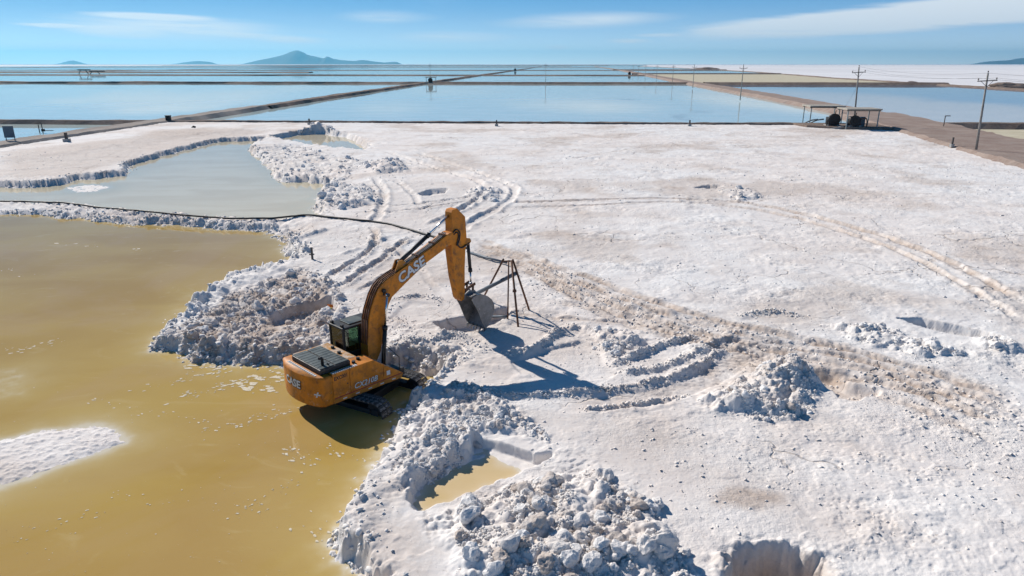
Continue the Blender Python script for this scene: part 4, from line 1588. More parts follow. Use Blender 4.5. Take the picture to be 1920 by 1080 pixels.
add_tube(mr, [(1.18, 1.39, 2.7), (1.32, 1.52, 2.72), (1.34, 1.54, 2.5)], 0.014, 6)
add_box(mr, 1.30, 1.35, 1.45, 1.62, 2.22, 2.52, 0.01)
bm_obj('mirror', mr, M_BLACK, EX)

# --- boom
BO = [(0.36, 1.62), (0.36, 2.20), (0.50, 3.30), (0.62, 3.70), (0.85, 4.20), (1.05, 4.48), (1.30, 4.68), (1.70, 4.83), (2.45, 5.09), (3.67, 5.55), (4.75, 6.02),
      (5.05, 6.06), (5.26, 5.86), (5.14, 5.56), (4.67, 5.50), (3.47, 5.02), (2.33, 4.38), (1.64, 4.00), (1.44, 3.72), (1.31, 3.33), (1.16, 2.70), (0.98, 1.90), (0.74, 1.52)]
bo = bmesh.new()
prism_xz(bo, BO, -0.24, 0.24, 0.02)
boom = bm_obj('boom', bo, M_ORANGE, EX)
tpb = bmesh.new()
TOP = [(0.40, 2.30), (0.50, 3.30), (0.62, 3.70), (0.85, 4.20), (1.05, 4.48), (1.30, 4.68), (1.70, 4.83), (2.05, 4.95)]
for a_, c_ in zip(TOP[:-1], TOP[1:]):
    for s_ in (-0.17, -0.06, 0.06, 0.17):
        dx, dz = c_[0] - a_[0], c_[1] - a_[1]
        L = math.hypot(dx, dz)
        nx, nz = -dz / L * 0.035, dx / L * 0.035
        add_tube(tpb, [(a_[0] + nx, s_, a_[1] + nz), (c_[0] + nx, s_, c_[1] + nz)], 0.028, 6)
bm_obj('hydraulic_hose', tpb, M_RUST, boom)
for s_ in (-0.13, -0.04, 0.05):
    bm = bmesh.new()
    pts = smooth_path([(2.35, s_, 5.12), (2.6, s_, 5.22), (3.67, s_, 5.60), (4.4, s_, 5.92), (4.65, s_, 6.05)], 5)
    add_tube(bm, [tuple(q) for q in pts], 0.024, 6)
    bm_obj('hydraulic_pipe', bm, M_STEEL, boom)
for x_, z_ in ((3.0, 5.32), (3.9, 5.67), (4.45, 5.92)):
    box('pipe_clamp', x_, x_ + 0.10, -0.19, 0.13, z_, z_ + 0.10, M_RUST, boom)
bk = bmesh.new()
for s_ in (-0.14, 0.09):
    prism_xz(bk, [(1.92, 4.88), (2.60, 5.12), (2.34, 5.34), (2.16, 5.34)], s_, s_ + 0.05)
bm_obj('cylinder_bracket', bk, M_ORANGE_D, boom)
pn = bmesh.new()
add_tube(pn, [(1.30, -0.50, 4.20), (1.30, 0.50, 4.20)], 0.075, 14)
bm_obj('boom_pin', pn, M_BLACK, boom)
lamp = bmesh.new()
add_box(lamp, 1.16, 1.30, -0.36, -0.25, 4.30, 4.42, 0.01)
bm_obj('boom_lamp', lamp, M_BLACK, boom)


def cylinder(name, a, m_, c, y_, r1, r2, parent):
    root = empty(name, (0, 0, 0), (0, 0, 0), parent)
    bm = bmesh.new()
    va, vm, vc = Vector((a[0], y_, a[1])), Vector((m_[0], y_, m_[1])), Vector((c[0], y_, c[1]))
    d_ = (vm - va).normalized()
    add_tube(bm, [va, vm - d_ * 0.16], r1, 14)
    add_tube(bm, [vm - d_ * 0.158, vm], r1 * 1.25, 14)
    add_tube(bm, [va - Vector((0, 0.09, 0)), va + Vector((0, 0.09, 0))], r1 * 1.1, 12)
    bm_obj('barrel', bm, M_BLACK, root)
    bm = bmesh.new()
    add_tube(bm, [vm + d_ * 0.001, vc], r2, 12)
    add_tube(bm, [vc - Vector((0, 0.085, 0)), vc + Vector((0, 0.085, 0))], r2 * 1.7, 12)
    bm_obj('rod', bm, M_CHROME, root)
    return root


for s_ in (-0.40, 0.40):
    cylinder('boom_cylinder', (0.92, 1.34), (1.12, 2.96), (1.30, 4.20), s_, 0.085, 0.045, EX)
cylinder('arm_cylinder', (2.24, 5.22), (3.86, 6.10), (5.10, 6.80), 0.0, 0.085, 0.05, EX)

# --- arm
AO = [(4.93, 6.86), (5.00, 6.97), (5.25, 6.99), (5.69, 6.58), (5.74, 5.77), (5.76, 5.41), (5.64, 5.08), (5.60, 4.37), (5.58, 3.20), (5.52, 2.90), (5.36, 2.86),
      (5.24, 3.00), (5.02, 4.00), (4.86, 5.30), (4.93, 6.20)]
ar = bmesh.new()
prism_xz(ar, AO, -0.21, 0.21, 0.018)
arm = bm_obj('arm', ar, M_ORANGE, EX)
hs = bmesh.new()
add_tube(hs, [tuple(q) for q in smooth_path([(4.95, -0.235, 6.0), (5.12, -0.25, 6.12), (5.32, -0.25, 5.98), (5.30, -0.25, 5.68), (5.20, -0.25, 5.45), (5.38, -0.25, 5.28), (5.62, -0.25, 5.32), (5.86, -0.25, 5.42)], 6)], 0.028, 8)
add_tube(hs, [tuple(q) for q in smooth_path([(4.98, -0.235, 5.92), (5.16, -0.26, 6.0), (5.24, -0.26, 5.85), (5.16, -0.26, 5.6), (5.14, -0.26, 5.42)], 6)], 0.026, 8)
bm_obj('hydraulic_hose', hs, M_RUBBER, arm)
bk = bmesh.new()
for s_ in (-0.14, 0.09):
    prism_xz(bk, [(5.76, 5.62), (6.02, 5.56), (6.08, 5.42), (5.98, 5.32), (5.78, 5.26)], s_, s_ + 0.05)
bm_obj('cylinder_bracket', bk, M_ORANGE_D, arm)
rod_end = bmesh.new()
for s_ in (-0.16, 0.11):
    prism_xz(rod_end, [(4.92, 6.55), (5.02, 6.62), (5.20, 6.86), (5.10, 6.96), (4.98, 6.92)], s_, s_ + 0.05)
bm_obj('rod_eye', rod_end, M_ORANGE_D, arm)
cylinder('bucket_cylinder', (6.00, 5.44), (6.12, 4.00), (6.14, 3.44), 0.0, 0.075, 0.042, EX)
lk = bmesh.new()
for s_ in (-0.22, 0.17):
    add_box(lk, -0.06, 0.06, s_, s_ + 0.05, 0.0, 0.62, 0.01, Matrix.Translation((5.62, 0, 3.32)) @ Matrix.Rotation(math.radians(76), 4, 'Y'))
    add_box(lk, -0.055, 0.055, s_ + 0.06, s_ + 0.10, -0.52, 0.0, 0.01, Matrix.Translation((6.14, 0, 3.46)) @ Matrix.Rotation(math.radians(4), 4, 'Y'))
bm_obj('bucket_link', lk, M_RUST, EX)

# --- bucket: shell of plate with two cheeks, lip and teeth
SH = [(5.66, 3.04), (5.95, 3.10), (6.25, 3.05), (6.58, 2.88), (6.84, 2.66), (6.98, 2.40), (7.00, 2.16), (6.86, 1.86), (6.66, 1.58), (6.46, 1.34)]
bu = bmesh.new()
n = len(SH)
inn = []
for i in range(n):
    dx = SH[min(i + 1, n - 1)][0] - SH[max(i - 1, 0)][0]
    dz = SH[min(i + 1, n - 1)][1] - SH[max(i - 1, 0)][1]
    L = math.hypot(dx, dz)
    inn.append((SH[i][0] + dz / L * 0.03, SH[i][1] - dx / L * 0.03))
prism_xz(bu, SH + inn[::-1], -0.58, 0.58)
for s_ in (-0.615, 0.582):
    prism_xz(bu, [(5.62, 2.92), (5.70, 3.06)] + SH[1:-1] + [(6.44, 1.34), (6.20, 1.80), (5.98, 2.32), (5.78, 2.66)], s_, s_ + 0.033)
for s_ in (-0.20, 0.15):
    prism_xz(bu, [(5.36, 3.02), (5.60, 2.86), (5.95, 3.09), (6.30, 3.04), (6.20, 3.16), (5.85, 3.24)], s_, s_ + 0.05)
bucket = bm_obj('bucket', bu, M_STEEL, EX)
box('cutting_lip', 6.38, 6.50, -0.61, 0.61, 1.325, 1.36, M_STEEL, bucket)
for k in range(5):
    y0 = -0.57 + k * 0.262
    tb = bmesh.new()
    prism_xz(tb, [(6.36, 1.38), (6.44, 1.42), (6.50, 1.36), (6.33, 1.13)], y0, y0 + 0.09)
    bm_obj('tooth', tb, M_STEEL, bucket)


# --- lettering
def text_mesh(body, size, shear=0.0, offset=0.0, extrude=0.0):
    cu = bpy.data.curves.new('txt', 'FONT')
    cu.body = body
    cu.size = size
    cu.shear = shear
    cu.offset = offset
    cu.extrude = extrude
    cu.align_x = 'CENTER'
    cu.align_y = 'CENTER'
    cu.resolution_u = 3
    o = bpy.data.objects.new('txt', cu)
    COL.objects.link(o)
    bpy.context.view_layer.update()
    me = bpy.data.meshes.new_from_object(o.evaluated_get(bpy.context.evaluated_depsgraph_get()))
    bpy.data.objects.remove(o)
    bpy.data.curves.remove(cu)
    return me


def lettering(body, size, mat, fn, parent, shear=0.0, offset=0.0, extrude=0.004, sx_=1.0):
    me = text_mesh(body, size, shear, offset, extrude)
    for v in me.vertices:
        v.co = fn(v.co.x * sx_, v.co.y, v.co.z)
    me.materials.clear()
    me.materials.append(mat)
    me.name = 'lettering'
    return link(bpy.data.objects.new('lettering', me), parent)


ca, sa = math.cos(math.radians(22.5)), math.sin(math.radians(22.5))


def on_boom(x_, y_, z_, d_=0.0):
    return (2.66 + x_ * ca - y_ * sa, -0.246 - d_ - z_, 4.86 + x_ * sa + y_ * ca)


lettering('CASE', 0.56, M_DECALB, lambda x_, y_, z_: on_boom(x_ + 0.012, y_ - 0.012, z_), boom, 0.15, 0.034, 0.002, 1.12)
lettering('CASE', 0.56, M_SILVER, lambda x_, y_, z_: on_boom(x_, y_, z_, 0.006), boom, 0.15, 0.018, 0.002, 1.12)


def on_tail(x_, y_, z_, d_=0.0):
    a_ = math.radians(187) + x_ / 2.75
    R_ = 2.748 + d_ + z_
    return (R_ * math.cos(a_), R_ * math.sin(a_), 1.74 + y_ - 0.13 * x_ * 0)


lettering('CASE', 0.42, M_DECALB, lambda x_, y_, z_: on_tail(x_ - 0.45 + 0.012, y_ - 0.012, z_), cwo, 0.1, 0.03, 0.002, 1.05)
lettering('CASE', 0.42, M_SILVER, lambda x_, y_, z_: on_tail(x_ - 0.45, y_, z_, 0.006), cwo, 0.1, 0.014, 0.002, 1.05)
lettering('CX210B', 0.30, M_DECALB, lambda x_, y_, z_: (-0.60 + x_ + 0.01, -1.389 - z_, 1.45 + y_ - 0.008), EX, 0.25, 0.016, 0.002, 1.0)
lettering('CX210B', 0.30, M_SILVER, lambda x_, y_, z_: (-0.60 + x_, -1.394 - z_, 1.45 + y_), EX, 0.25, 0.004, 0.002, 1.0)
lettering('EXC001', 0.20, M_DECALB, lambda x_, y_, z_: (-1.63 + x_, -1.389 - z_, 2.02 + y_), EX, 0.0, 0.006, 0.002, 0.85)
lettering('+', 0.42, M_SILVER, lambda x_, y_, z_: on_tail(x_ + 0.80, y_ - 0.22, z_, 0.004), cwo, 0.3, 0.01, 0.002, 1.2)

# ------------------------------------------------------------------ power line along the road
M_WOOD = simple_mat('grey_pole_wood', (0.30, 0.285, 0.265, 1), 0.85, 0, 0.3, 1.2, (0.16, 0.14, 0.12, 1), 0.5, 0.7)
M_DARKW = simple_mat('dark_pole_wood', (0.10, 0.09, 0.085, 1), 0.85, 0, 0.3, 1.2)
M_INS = simple_mat('insulator_glaze', (0.09, 0.06, 0.05, 1), 0.3, 0, 0.2, 5.0)
M_CONC = simple_mat('grey_concrete', (0.36, 0.35, 0.335, 1), 0.9, 0, 0.25, 1.0, (0.24, 0.22, 0.20, 1), 0.5, 0.7, 0.01)
M_THATCH = simple_mat('pale_roof_sheet', (0.42, 0.38, 0.32, 1), 0.85, 0, 0.25, 1.0, (0.28, 0.24, 0.19, 1), 0.5, 0.7, 0.01)
M_GSTEEL = simple_mat('painted_grey_steel', (0.25, 0.30, 0.31, 1), 0.6, 0.1, 0.25, 2.0)
M_BLUEG = simple_mat('slate_board', (0.11, 0.15, 0.19, 1), 0.6, 0, 0.15, 2.0)
M_TANK = simple_mat('black_engine', (0.012, 0.012, 0.014, 1), 0.6, 0, 0.3, 3.0)


def utility_pole(h, mat):
    root = empty('utility_pole')
    tube('pole_shaft', [(0, 0, -0.5), (0, 0, h * 0.5), (0, 0, h)], [0.17, 0.145, 0.11], mat, root, 10)
    box('cross_arm', -1.25, 1.25, -0.17, -0.05, h - 1.02, h - 0.90, M_DARKW, root, 0.01)
    br = bmesh.new()
    add_tube(br, [(-0.75, -0.11, h - 1.02), (0, -0.16, h - 1.75)], 0.03, 6)
    add_tube(br, [(0.75, -0.11, h - 1.02), (0, -0.16, h - 1.75)], 0.03, 6)
    bm_obj('arm_brace', br, M_DARKW, root)
    for x, z in ((-1.15, h - 0.90), (1.15, h - 0.90), (0, h)):
        bm = bmesh.new()
        add_tube(bm, [(x, -0.11 if x else 0, z), (x, -0.11 if x else 0, z + 0.12), (x, -0.11 if x else 0, z + 0.13), (x, -0.11 if x else 0, z + 0.30)], [0.03, 0.03, 0.10, 0.07], 10)
        bm_obj('insulator', bm, M_INS, root)
    return root


pole_specs = [((1830, 281), (1853, 137), 'nearest tall utility pole with cross arm, standing on the dirt road edge at right'),
              ((1601, 233), (1611, 125), 'leaning utility pole with cross arm directly behind the two pump shelters'),
              ((1388, 185), (1394, 122), 'third utility pole from the right, on the dike beyond the pump shelters'),
              ((1299, 163), (1303, 122), 'fourth utility pole from the right along the receding dike'),
              ((1261, 153), (1263, 122), 'fifth utility pole from the right along the receding dike'),
              ((1231, 147), (1233, 122), 'sixth utility pole from the right along the receding dike'),
              ((1210, 142.5), (1212, 122), 'seventh utility pole from the right along the receding dike'),
              ((1197, 139.5), (1198, 122), 'eighth utility pole from the right along the receding dike'),
              ((1187, 137), (1188, 122), 'farthest thin utility pole, where the right dike meets the horizon')]
HP = 10.0
up0 = utility_pole(HP, M_WOOD)
POLES = []
for k, (bs, tp_, lab) in enumerate(pole_specs):
    o = up0 if k == 0 else copy_tree(up0)
    gx, gy = G(bs[0], bs[1], 0.35)
    top = at_dist(tp_[0], tp_[1], gy)
    hh = max(8.5, min(11.0, top.z - 0.35))
    o.location = (gx, gy, 0.35)
    lean = (top.x - gx) / hh if k < 2 else 0.0
    o.rotation_euler = (0, math.atan(lean), math.radians(-4))
    o.scale = (1, 1, hh / HP)
    tag(o, lab, 'utility pole', 'utility poles along the right dike')
    POLES.append((Vector((gx, gy, 0.35)), lean, hh))
for k, (bs, tp_, lab) in enumerate([((1023, 155), (1024, 122), 'lone utility pole standing in the middle of the far cross dike'),
                                    ((807, 152), (808, 122), 'utility pole beside the far pump shelter on the left dike')]):
    o = copy_tree(up0)
    gx, gy = G(bs[0], bs[1], 0.3)
    o.location = (gx, gy, 0.3)
    o.rotation_euler = (0, 0, 0.4)
    o.scale = (1, 1, 1.15)
    tag(o, lab, 'utility pole', 'utility poles along the right dike')
M_WIRE = simple_mat('power_wire', (0.05, 0.05, 0.055, 1), 0.5, 0.4, 0.1, 1.0)


def span(a, c, sag):
    return [tuple(Vector(a).lerp(Vector(c), t_ / 14) - Vector((0, 0, sag * 4 * (t_ / 14) * (1 - t_ / 14)))) for t_ in range(15)]


def arm_tip(P, x):
    b_, lean, hh = P
    z = hh if x == 0 else hh - 0.62
    return (b_.x + x + lean * z, b_.y - 0.05, b_.z + z)


nxt = (Vector((62.5, 52.0, 0.35)), 0.0, 10.5)
wn = ['left', 'middle', 'right']
for j, x in enumerate((-1.15, 0, 1.15)):
    tag(tube('power_wire', span(arm_tip(POLES[0], x), arm_tip(nxt, x), 0.6), 0.012, M_WIRE, None, 5), 'thin %s power wire running from the nearest pole out of the picture' % wn[j], 'wire', 'power wires')
    tag(tube('power_wire', span(arm_tip(POLES[0], x), arm_tip(POLES[1], x), 0.6), 0.012, M_WIRE, None, 5), 'thin %s power wire between the nearest pole and the leaning pole' % wn[j], 'wire', 'power wires')
gw0 = Vector(POLES[1][0]) + Vector((POLES[1][1] * 7, 0, 7.0))
tag(tube('guy_wire', [gw0, Vector(POLES[1][0]) + Vector((-3.2, 1.0, 0.0))], 0.015, M_WIRE, None, 5), 'slanting guy wire on the leaning pole behind the pump shelters', 'guy wire')


# ------------------------------------------------------------------ pump shelters by the road
def shelter(name_label, corner, w_, d_, h, rz, roof_t=0.28, group='pump shelters'):
    root = empty('pump_shelter', corner, (0, 0, rz))
    for x in (0.08, w_ - 0.08):
        for y in (0.08, d_ - 0.08):
            box('post', x - 0.08, x + 0.08, y - 0.08, y + 0.08, -0.3, h, M_GSTEEL, root)
    for y in (0.08, d_ - 0.08):
        box('roof_beam', -0.2, w_ + 0.2, y - 0.06, y + 0.06, h, h + 0.14, M_TANK, root)
    rf = bmesh.new()
    add_box(rf, -0.3, w_ + 0.3, -0.35, d_ + 0.35, h + 0.145, h + 0.145 + roof_t, 0.04)
    bm_obj('roof', rf, M_THATCH, root)
    tag(root, name_label, 'shelter', group)
    return root


def engine(label, loc, rz, s=1.0):
    root = empty('pump_engine', loc, (0, 0, rz))
    root.scale = (s, s, s)
    bm = bmesh.new()
    add_box(bm, -0.75, 0.75, -0.5, 0.5, 0.15, 1.15, 0.08)
    bm_obj('engine_block', bm, M_TANK, root)
    bm = bmesh.new()
    add_tube(bm, [(0, -0.95, 0.85), (0, -0.52, 0.85)], 0.80, 28)
    add_box(bm, -0.7, 0.7, -0.9, -0.55, -0.1, 1.35, 0.05)
    add_tube(bm, [(0, -1.02, 0.85), (0, -0.951, 0.85)], 0.3, 18)
    bm_obj('fan_drum', bm, M_TANK, root)
    box('skid', -0.9, 0.9, -0.9, 0.6, -0.3, 0.13, M_CONC, root)
    bm = bmesh.new()
    add_tube(bm, [(0.4, 0.2, 1.14), (0.4, 0.2, 1.9), (0.5, 0.2, 2.0)], 0.06, 8)
    bm_obj('exhaust_stack', bm, M_RUST, root)
    tag(root, label, 'engine', 'pump engines under the shelters')
    return root


sx0, sy0 = G(1546, 236, 0.3)
shelter('farther pump shelter with a flat pale roof on thin grey posts, at the left', (sx0, sy0 + 7.0, 0.30), 6.2, 4.5, 2.9, math.radians(-5))
sx1, sy1 = G(1580, 240, 0.3)
shelter('nearer pump shelter with a flat pale roof on thin grey posts, casting a dark shadow', (sx1 + 0.6, sy1 + 0.1, 0.42), 5.6, 4.5, 2.9, math.radians(-5))
engine('black drum-shaped pump engine between the two shelters', (sx1 - 0.3, sy1 + 4.0, 0.45), math.radians(-5), 1.35)
engine('black drum-shaped pump engine under the nearer shelter roof', (sx1 + 2.6, sy1 + 1.8, 0.50), math.radians(-5), 1.2)
cb = empty('control_cabinet', (sx1 + 4.6, sy1 + 2.4, 0.44), (0, 0, math.radians(-5)))
box('cabinet_body', -0.45, 0.45, -0.25, 0.25, 0.0, 1.7, M_GSTEEL, cb, 0.03)
box('cabinet_door', -0.40, 0.40, -0.272, -0.252, 0.12, 1.6, M_BLUEG, cb, 0.01)
box('plinth', -0.55, 0.55, -0.35, 0.35, -0.2, -0.002, M_CONC, cb)
tag(cb, 'grey control cabinet standing under the right end of the nearer shelter', 'cabinet')
for k in range(3):
    bm = bmesh.new()
    add_tube(bm, [tuple(q) for q in smooth_path([(0, 0, -0.1), (0, 0, 1.5 - 0.3 * k), (0.25, 0, 1.8 - 0.3 * k), (1.1, 0.3, 1.8 - 0.3 * k), (1.4, 0.4, 1.3 - 0.3 * k), (1.45, 0.4, 0.0)], 5)], 0.10, 10)
    o = bm_obj('riser_pipe', bm, [M_GSTEEL, M_RUST, M_TANK][k])
    o.location = (sx1 + [1.0, 3.6, -1.6][k], sy1 + [0.9, 1.0, 3.2][k], 0.40)
    tag(o, ['bent grey riser pipe at the front left post of the nearer shelter', 'bent rusty riser pipe at the right of the nearer shelter engine', 'bent black riser pipe beside the engine between the shelters'][k], 'pipe')
rmp = bmesh.new()
prism_xz(rmp, [(0, -0.6), (3.6, -0.6), (3.6, 0.50), (2.9, 0.50), (0, -0.35)], -1.2, 1.2, 0.03)
ro = bm_obj('concrete_ramp', rmp, M_CONC)
rx, ry = G(1548, 241, 0)
ro.location = (rx - 0.6, ry + 0.3, 0.0)
ro.rotation_euler = (0, 0, math.radians(-8))
tag(ro, 'sloping grey concrete slab at the foot of the nearer pump shelter', 'ramp')
for k in range(2):
    bm = bmesh.new()
    z0 = 0.35
    add_tube(bm, [tuple(q) for q in smooth_path([(0, 0, 0.9), (-1.2, 0.3, 0.7), (-2.2, 1.0, 0.1), (-3.2, 2.6, -0.6)], 5)], 0.14, 8)
    o = bm_obj('intake_pipe', bm, M_GSTEEL)
    o.location = (sx0 + 1.2 + k * 1.4, sy0 + 6.0 + k * 0.5, 0.15)
    tag(o, ['grey intake pipe from the farther shelter into the pond, the left of two', 'grey intake pipe from the farther shelter into the pond, the right of two'][k], 'pipe', 'intake pipes')
# far pump shelters
gx, gy = G(798, 156, 0.3)
shelter('tiny far pump shelter beside a pole on the left dike', (gx, gy + 2, 0.35), 6.0, 5.0, 3.2, 0.05, 0.3, 'far pump shelters')
engine('tiny dark pump engine under the far shelter on the left dike', (gx + 2.6, gy + 4.0, 0.6), 0, 1.7)
gx, gy = G(1180, 140, 0.3)
engine('tiny dark pump engine on the right dike near the horizon', (gx, gy, 0.4), 0, 1.8)
gx, gy = G(966, 133, 0.3)
engine('tiny dark pump engine on the left dike near the horizon', (gx, gy, 0.4), 0, 2.4)


# ------------------------------------------------------------------ small things along the dikes
def marker_post(px, py, z, h, label, wdt=0.12):
    x, y = G(px, py, z)
    root = empty('marker_post', (x, y, z))
    box('post', -wdt, wdt, -wdt, wdt, -0.3, h, M_DARKW, root, 0.02)
    box('base', -wdt * 2.4, wdt * 2.4, -wdt * 2.4, wdt * 2.4, -0.3, 0.16, M_CONC, root, 0.02)
    return tag(root, label, 'post', 'marker posts on the dikes')


marker_post(125, 262, 0.3, 1.1, 'dark stub post on the edge of the left dike road', 0.17)
marker_post(931, 234, 0.25, 0.9, 'short post on the cross dike straight behind the excavator boom', 0.13)
marker_post(1293, 234, 0.25, 0.9, 'short post on the cross dike left of the pump shelters', 0.13)
marker_post(580, 231, 0.25, 0.9, 'short post on the cross dike by the pointed salt heap', 0.13)
marker_post(1785, 272, 0.4, 1.1, 'short post on the road shoulder left of the nearest utility pole', 0.10)
bx, by = G(316, 225, 0.35)
vb = empty('valve_box', (bx, by, 0.32))
box('housing', -0.45, 0.45, -0.4, 0.4, -0.3, 0.85, M_TANK, vb, 0.04)
box('lid', -0.52, 0.52, -0.46, 0.46, 0.86, 0.98, M_TANK, vb, 0.02)
tag(vb, 'black box on the corner of the left dike and the cross dike', 'valve box')
bx, by = G(1769, 237, 0.35)
tl = empty('gauge_stand', (bx, by, 0.3))
box('stem', -0.06, 0.06, -0.06, 0.06, -0.4, 1.9, M_DARKW, tl)
box('arm', -0.1, 0.95, -0.07, 0.07, 1.9, 2.04, M_DARKW, tl)
tag(tl, 'dark inverted-L gauge stand at the pond edge beyond the road', 'gauge stand')
bx, by = G(20, 264, 0.3)
sg = empty('notice_board', (bx, by, 0.32), (0, 0, math.radians(8)))
box('panel', -0.75, 0.75, -0.04, 0.04, 0.45, 2.2, M_BLUEG, sg, 0.01)
for x in (-0.6, 0.6):
    box('leg', x - 0.05, x + 0.05, 0.042, 0.13, -0.2, 2.0, M_GSTEEL, sg)
box('foot_rail', -0.8, 0.8, 0.131, 0.19, 0.08, 0.16, M_GSTEEL, sg)
tag(sg, 'grey rectangular notice board on legs at the left end of the dike road', 'sign board')
bx, by = G(87, 246, -0.3)
wv_ = empty('sluice_winch', (bx, by - 1, -0.55))
box('frame_post', -0.06, 0.06, -0.06, 0.06, -0.4, 1.9, M_DARKW, wv_)
box('frame_post', -0.66, -0.54, -0.06, 0.06, -0.4, 1.5, M_DARKW, wv_)
box('gearbox', -0.15, 0.35, -0.2, 0.2, 0.3, 0.75, M_TANK, wv_, 0.03)
box('walk_plank', 0.36, 1.9, -0.15, 0.15, 0.42, 0.52, M_DARKW, wv_)
tag(wv_, 'dark sluice winch frame standing in the pond beyond the dike road', 'winch')
for k, (px_, py_, lab) in enumerate([(363, 239, 'black round stone on the crust below the left dike'), (1885, 160, 'low brown earth heap at the far right edge of the ponds'),
                                     (1325, 128.5, 'dark earth heap at the edge of the white flat near the horizon'), (1710, 156, 'reddish earth heap at the corner of the blue pond')]):
    x, y = G(px_, py_, 0)
    s_ = [0.35, 10.0, 28.0, 4.0][k]
    me = LUMPS[k].copy()
    me.materials.clear()
    me.materials.append([M_TANK, M_EARTH, M_EARTH, M_ROADR][k])
    o = bpy.data.objects.new('earth_heap' if k else 'black_stone', me)
    link(o)
    o.location = (x, y, 0.1 if k == 0 else -0.6)
    o.scale = (s_, s_ * 0.8, [0.33, 2.6, 5.0, 1.8][k])
    tag(o, lab, 'heap' if k else 'stone')
# crane-like gantries in the far left ponds
for k, (px_, py_) in enumerate([(157, 139), (178, 138)]):
    x, y = G(px_, py_, 0)
    root = empty('pond_gantry', (x, y, -0.5))
    for xx_ in (-5, 5):
        bm = bmesh.new()
        add_tube(bm, [(xx_ * 1.2, 0, 0), (xx_ * 0.5, 0, 6.0 - 2 * k)], 0.5, 6)
        bm_obj('leg', bm, M_DARKW, root)
    box('deck', -5.5, 8 + 4 * k, -2, 2, 4.6 - 2 * k, 6.0 - 2 * k, M_DARKW, root)
    tag(root, ['dark legged gantry in the far left pond, the left and taller of two', 'dark legged gantry in the far left pond, the right and lower of two'][k], 'gantry', 'far gantries')

# ------------------------------------------------------------------ drilling tripod, pipes, hose, stakes
M_PIPE = simple_mat('slate_blue_pipe', (0.11, 0.135, 0.165, 1), 0.5, 0.1, 0.25, 3.0, (0.35, 0.34, 0.33, 1), 0.6, 0.8)
apex = at_dist(955, 489, 31.0)
feet = [G(952, 601), G(972, 613), G(993, 580), G(905, 558)]
tp0 = empty('tripod', (float(apex.x), float(apex.y), 0.0))
tops = [(-0.03, -0.06), (0.10, -0.12), (0.16, 0.05), (-0.28, 0.08)]
for k, (fx_, fy_) in enumerate(feet):
    fz_ = ground_h(fx_, fy_)
    rr_ = [0.035, 0.05, 0.05, 0.05][k]
    v0 = Vector((fx_ - apex.x, fy_ - apex.y, fz_ - 0.08))
    v1 = Vector((tops[k][0], tops[k][1], apex.z + 0.05))
    lg = tube('leg', [v0, v1], rr_, M_RUST, tp0, 8)
    if k == 1:
        mid = v0.lerp(v1, 0.55)
        tube('clamp', [mid - Vector((0.09, 0, 0)), mid + Vector((0.09, 0, 0))], 0.07, M_RUST, tp0, 8)
tube('head_bar', [(-0.30, 0.08, apex.z - 0.05), (0.18, 0.05, apex.z - 0.02)], 0.04, M_RUST, tp0, 8)
tag(tp0, 'rusty four-legged pipe tripod standing over the dug hole right of the bucket', 'tripod')
pa = at_dist(968, 512, 31.2)
pb_ = at_dist(890, 552, 32.4)
pbz = ground_h(pb_.x, pb_.y)
tag(tube('suction_pipe', [(pa.x, pa.y, pa.z), (pb_.x, pb_.y, max(pb_.z, pbz + 0.1))], 0.10, M_PIPE, None, 12), 'slate grey pipe slung from the tripod down behind the excavator bucket', 'pipe')
g1, g2 = G(876, 474), G(950, 499)
tag(tube('drain_pipe', [(g1[0], g1[1], ground_h(*g1) + 0.1), ((g1[0] + g2[0]) / 2, (g1[1] + g2[1]) / 2, ground_h((g1[0] + g2[0]) / 2, (g1[1] + g2[1]) / 2) + 0.12), (g2[0], g2[1], ground_h(*g2) + 0.16)], 0.07, M_PIPE, None, 10), 'straight thin pipe lying on the crust behind the tripod', 'pipe')
g1, g2 = G(921, 583), G(950, 600)
tag(tube('stub_pipe', [(g1[0], g1[1], ground_h(*g1) + 0.25), (g2[0], g2[1], ground_h(*g2) + 0.12)], 0.06, M_PIPE, None, 10), 'short pipe end lying across the hole beneath the tripod', 'pipe')

hp = [G(*q, -0.25) for q in [(-160, 366), (0, 374), (100, 378), (200, 388), (300, 397), (400, 404), (480, 407), (560, 409), (640, 414), (700, 422), (740, 430), (785, 444), (830, 458), (876, 474)]]
hpts = []
dys = np.linspace(-1.6, 0.6, 12)
best_dy = []
hq = smooth_path(hp, 14)
for q in hq:
    # the hose rides on the crest of the strip
    best_dy.append(float(dys[int(np.argmax([ground_h(q[0], q[1] + dy_) for dy_ in dys]))]) if q[0] < -12.5 else 0.0)
best_dy = np.convolve(np.pad(best_dy, 8, mode='edge'), np.ones(17) / 17, 'valid')
for q, dy_ in zip(hq, best_dy):
    yq = q[1] + dy_
    z = max(ground_h(q[0] + dx_, yq + ey_) for dx_ in (-0.4, 0, 0.4) for ey_ in (-0.35, 0, 0.2))
    hpts.append([q[0], yq, max(z, WL) + 0.05])
hz_ = np.array([q[2] for q in hpts])
hz_ = np.convolve(np.pad(hz_, 4, mode='edge'), np.ones(9) / 9, 'valid')
tag(tube('hose', [(q[0], q[1], z) for q, z in zip(hpts, hz_)], 0.075, M_RUBBER, None, 8), 'long black hose lying along the strip of crust between the two pools', 'hose')

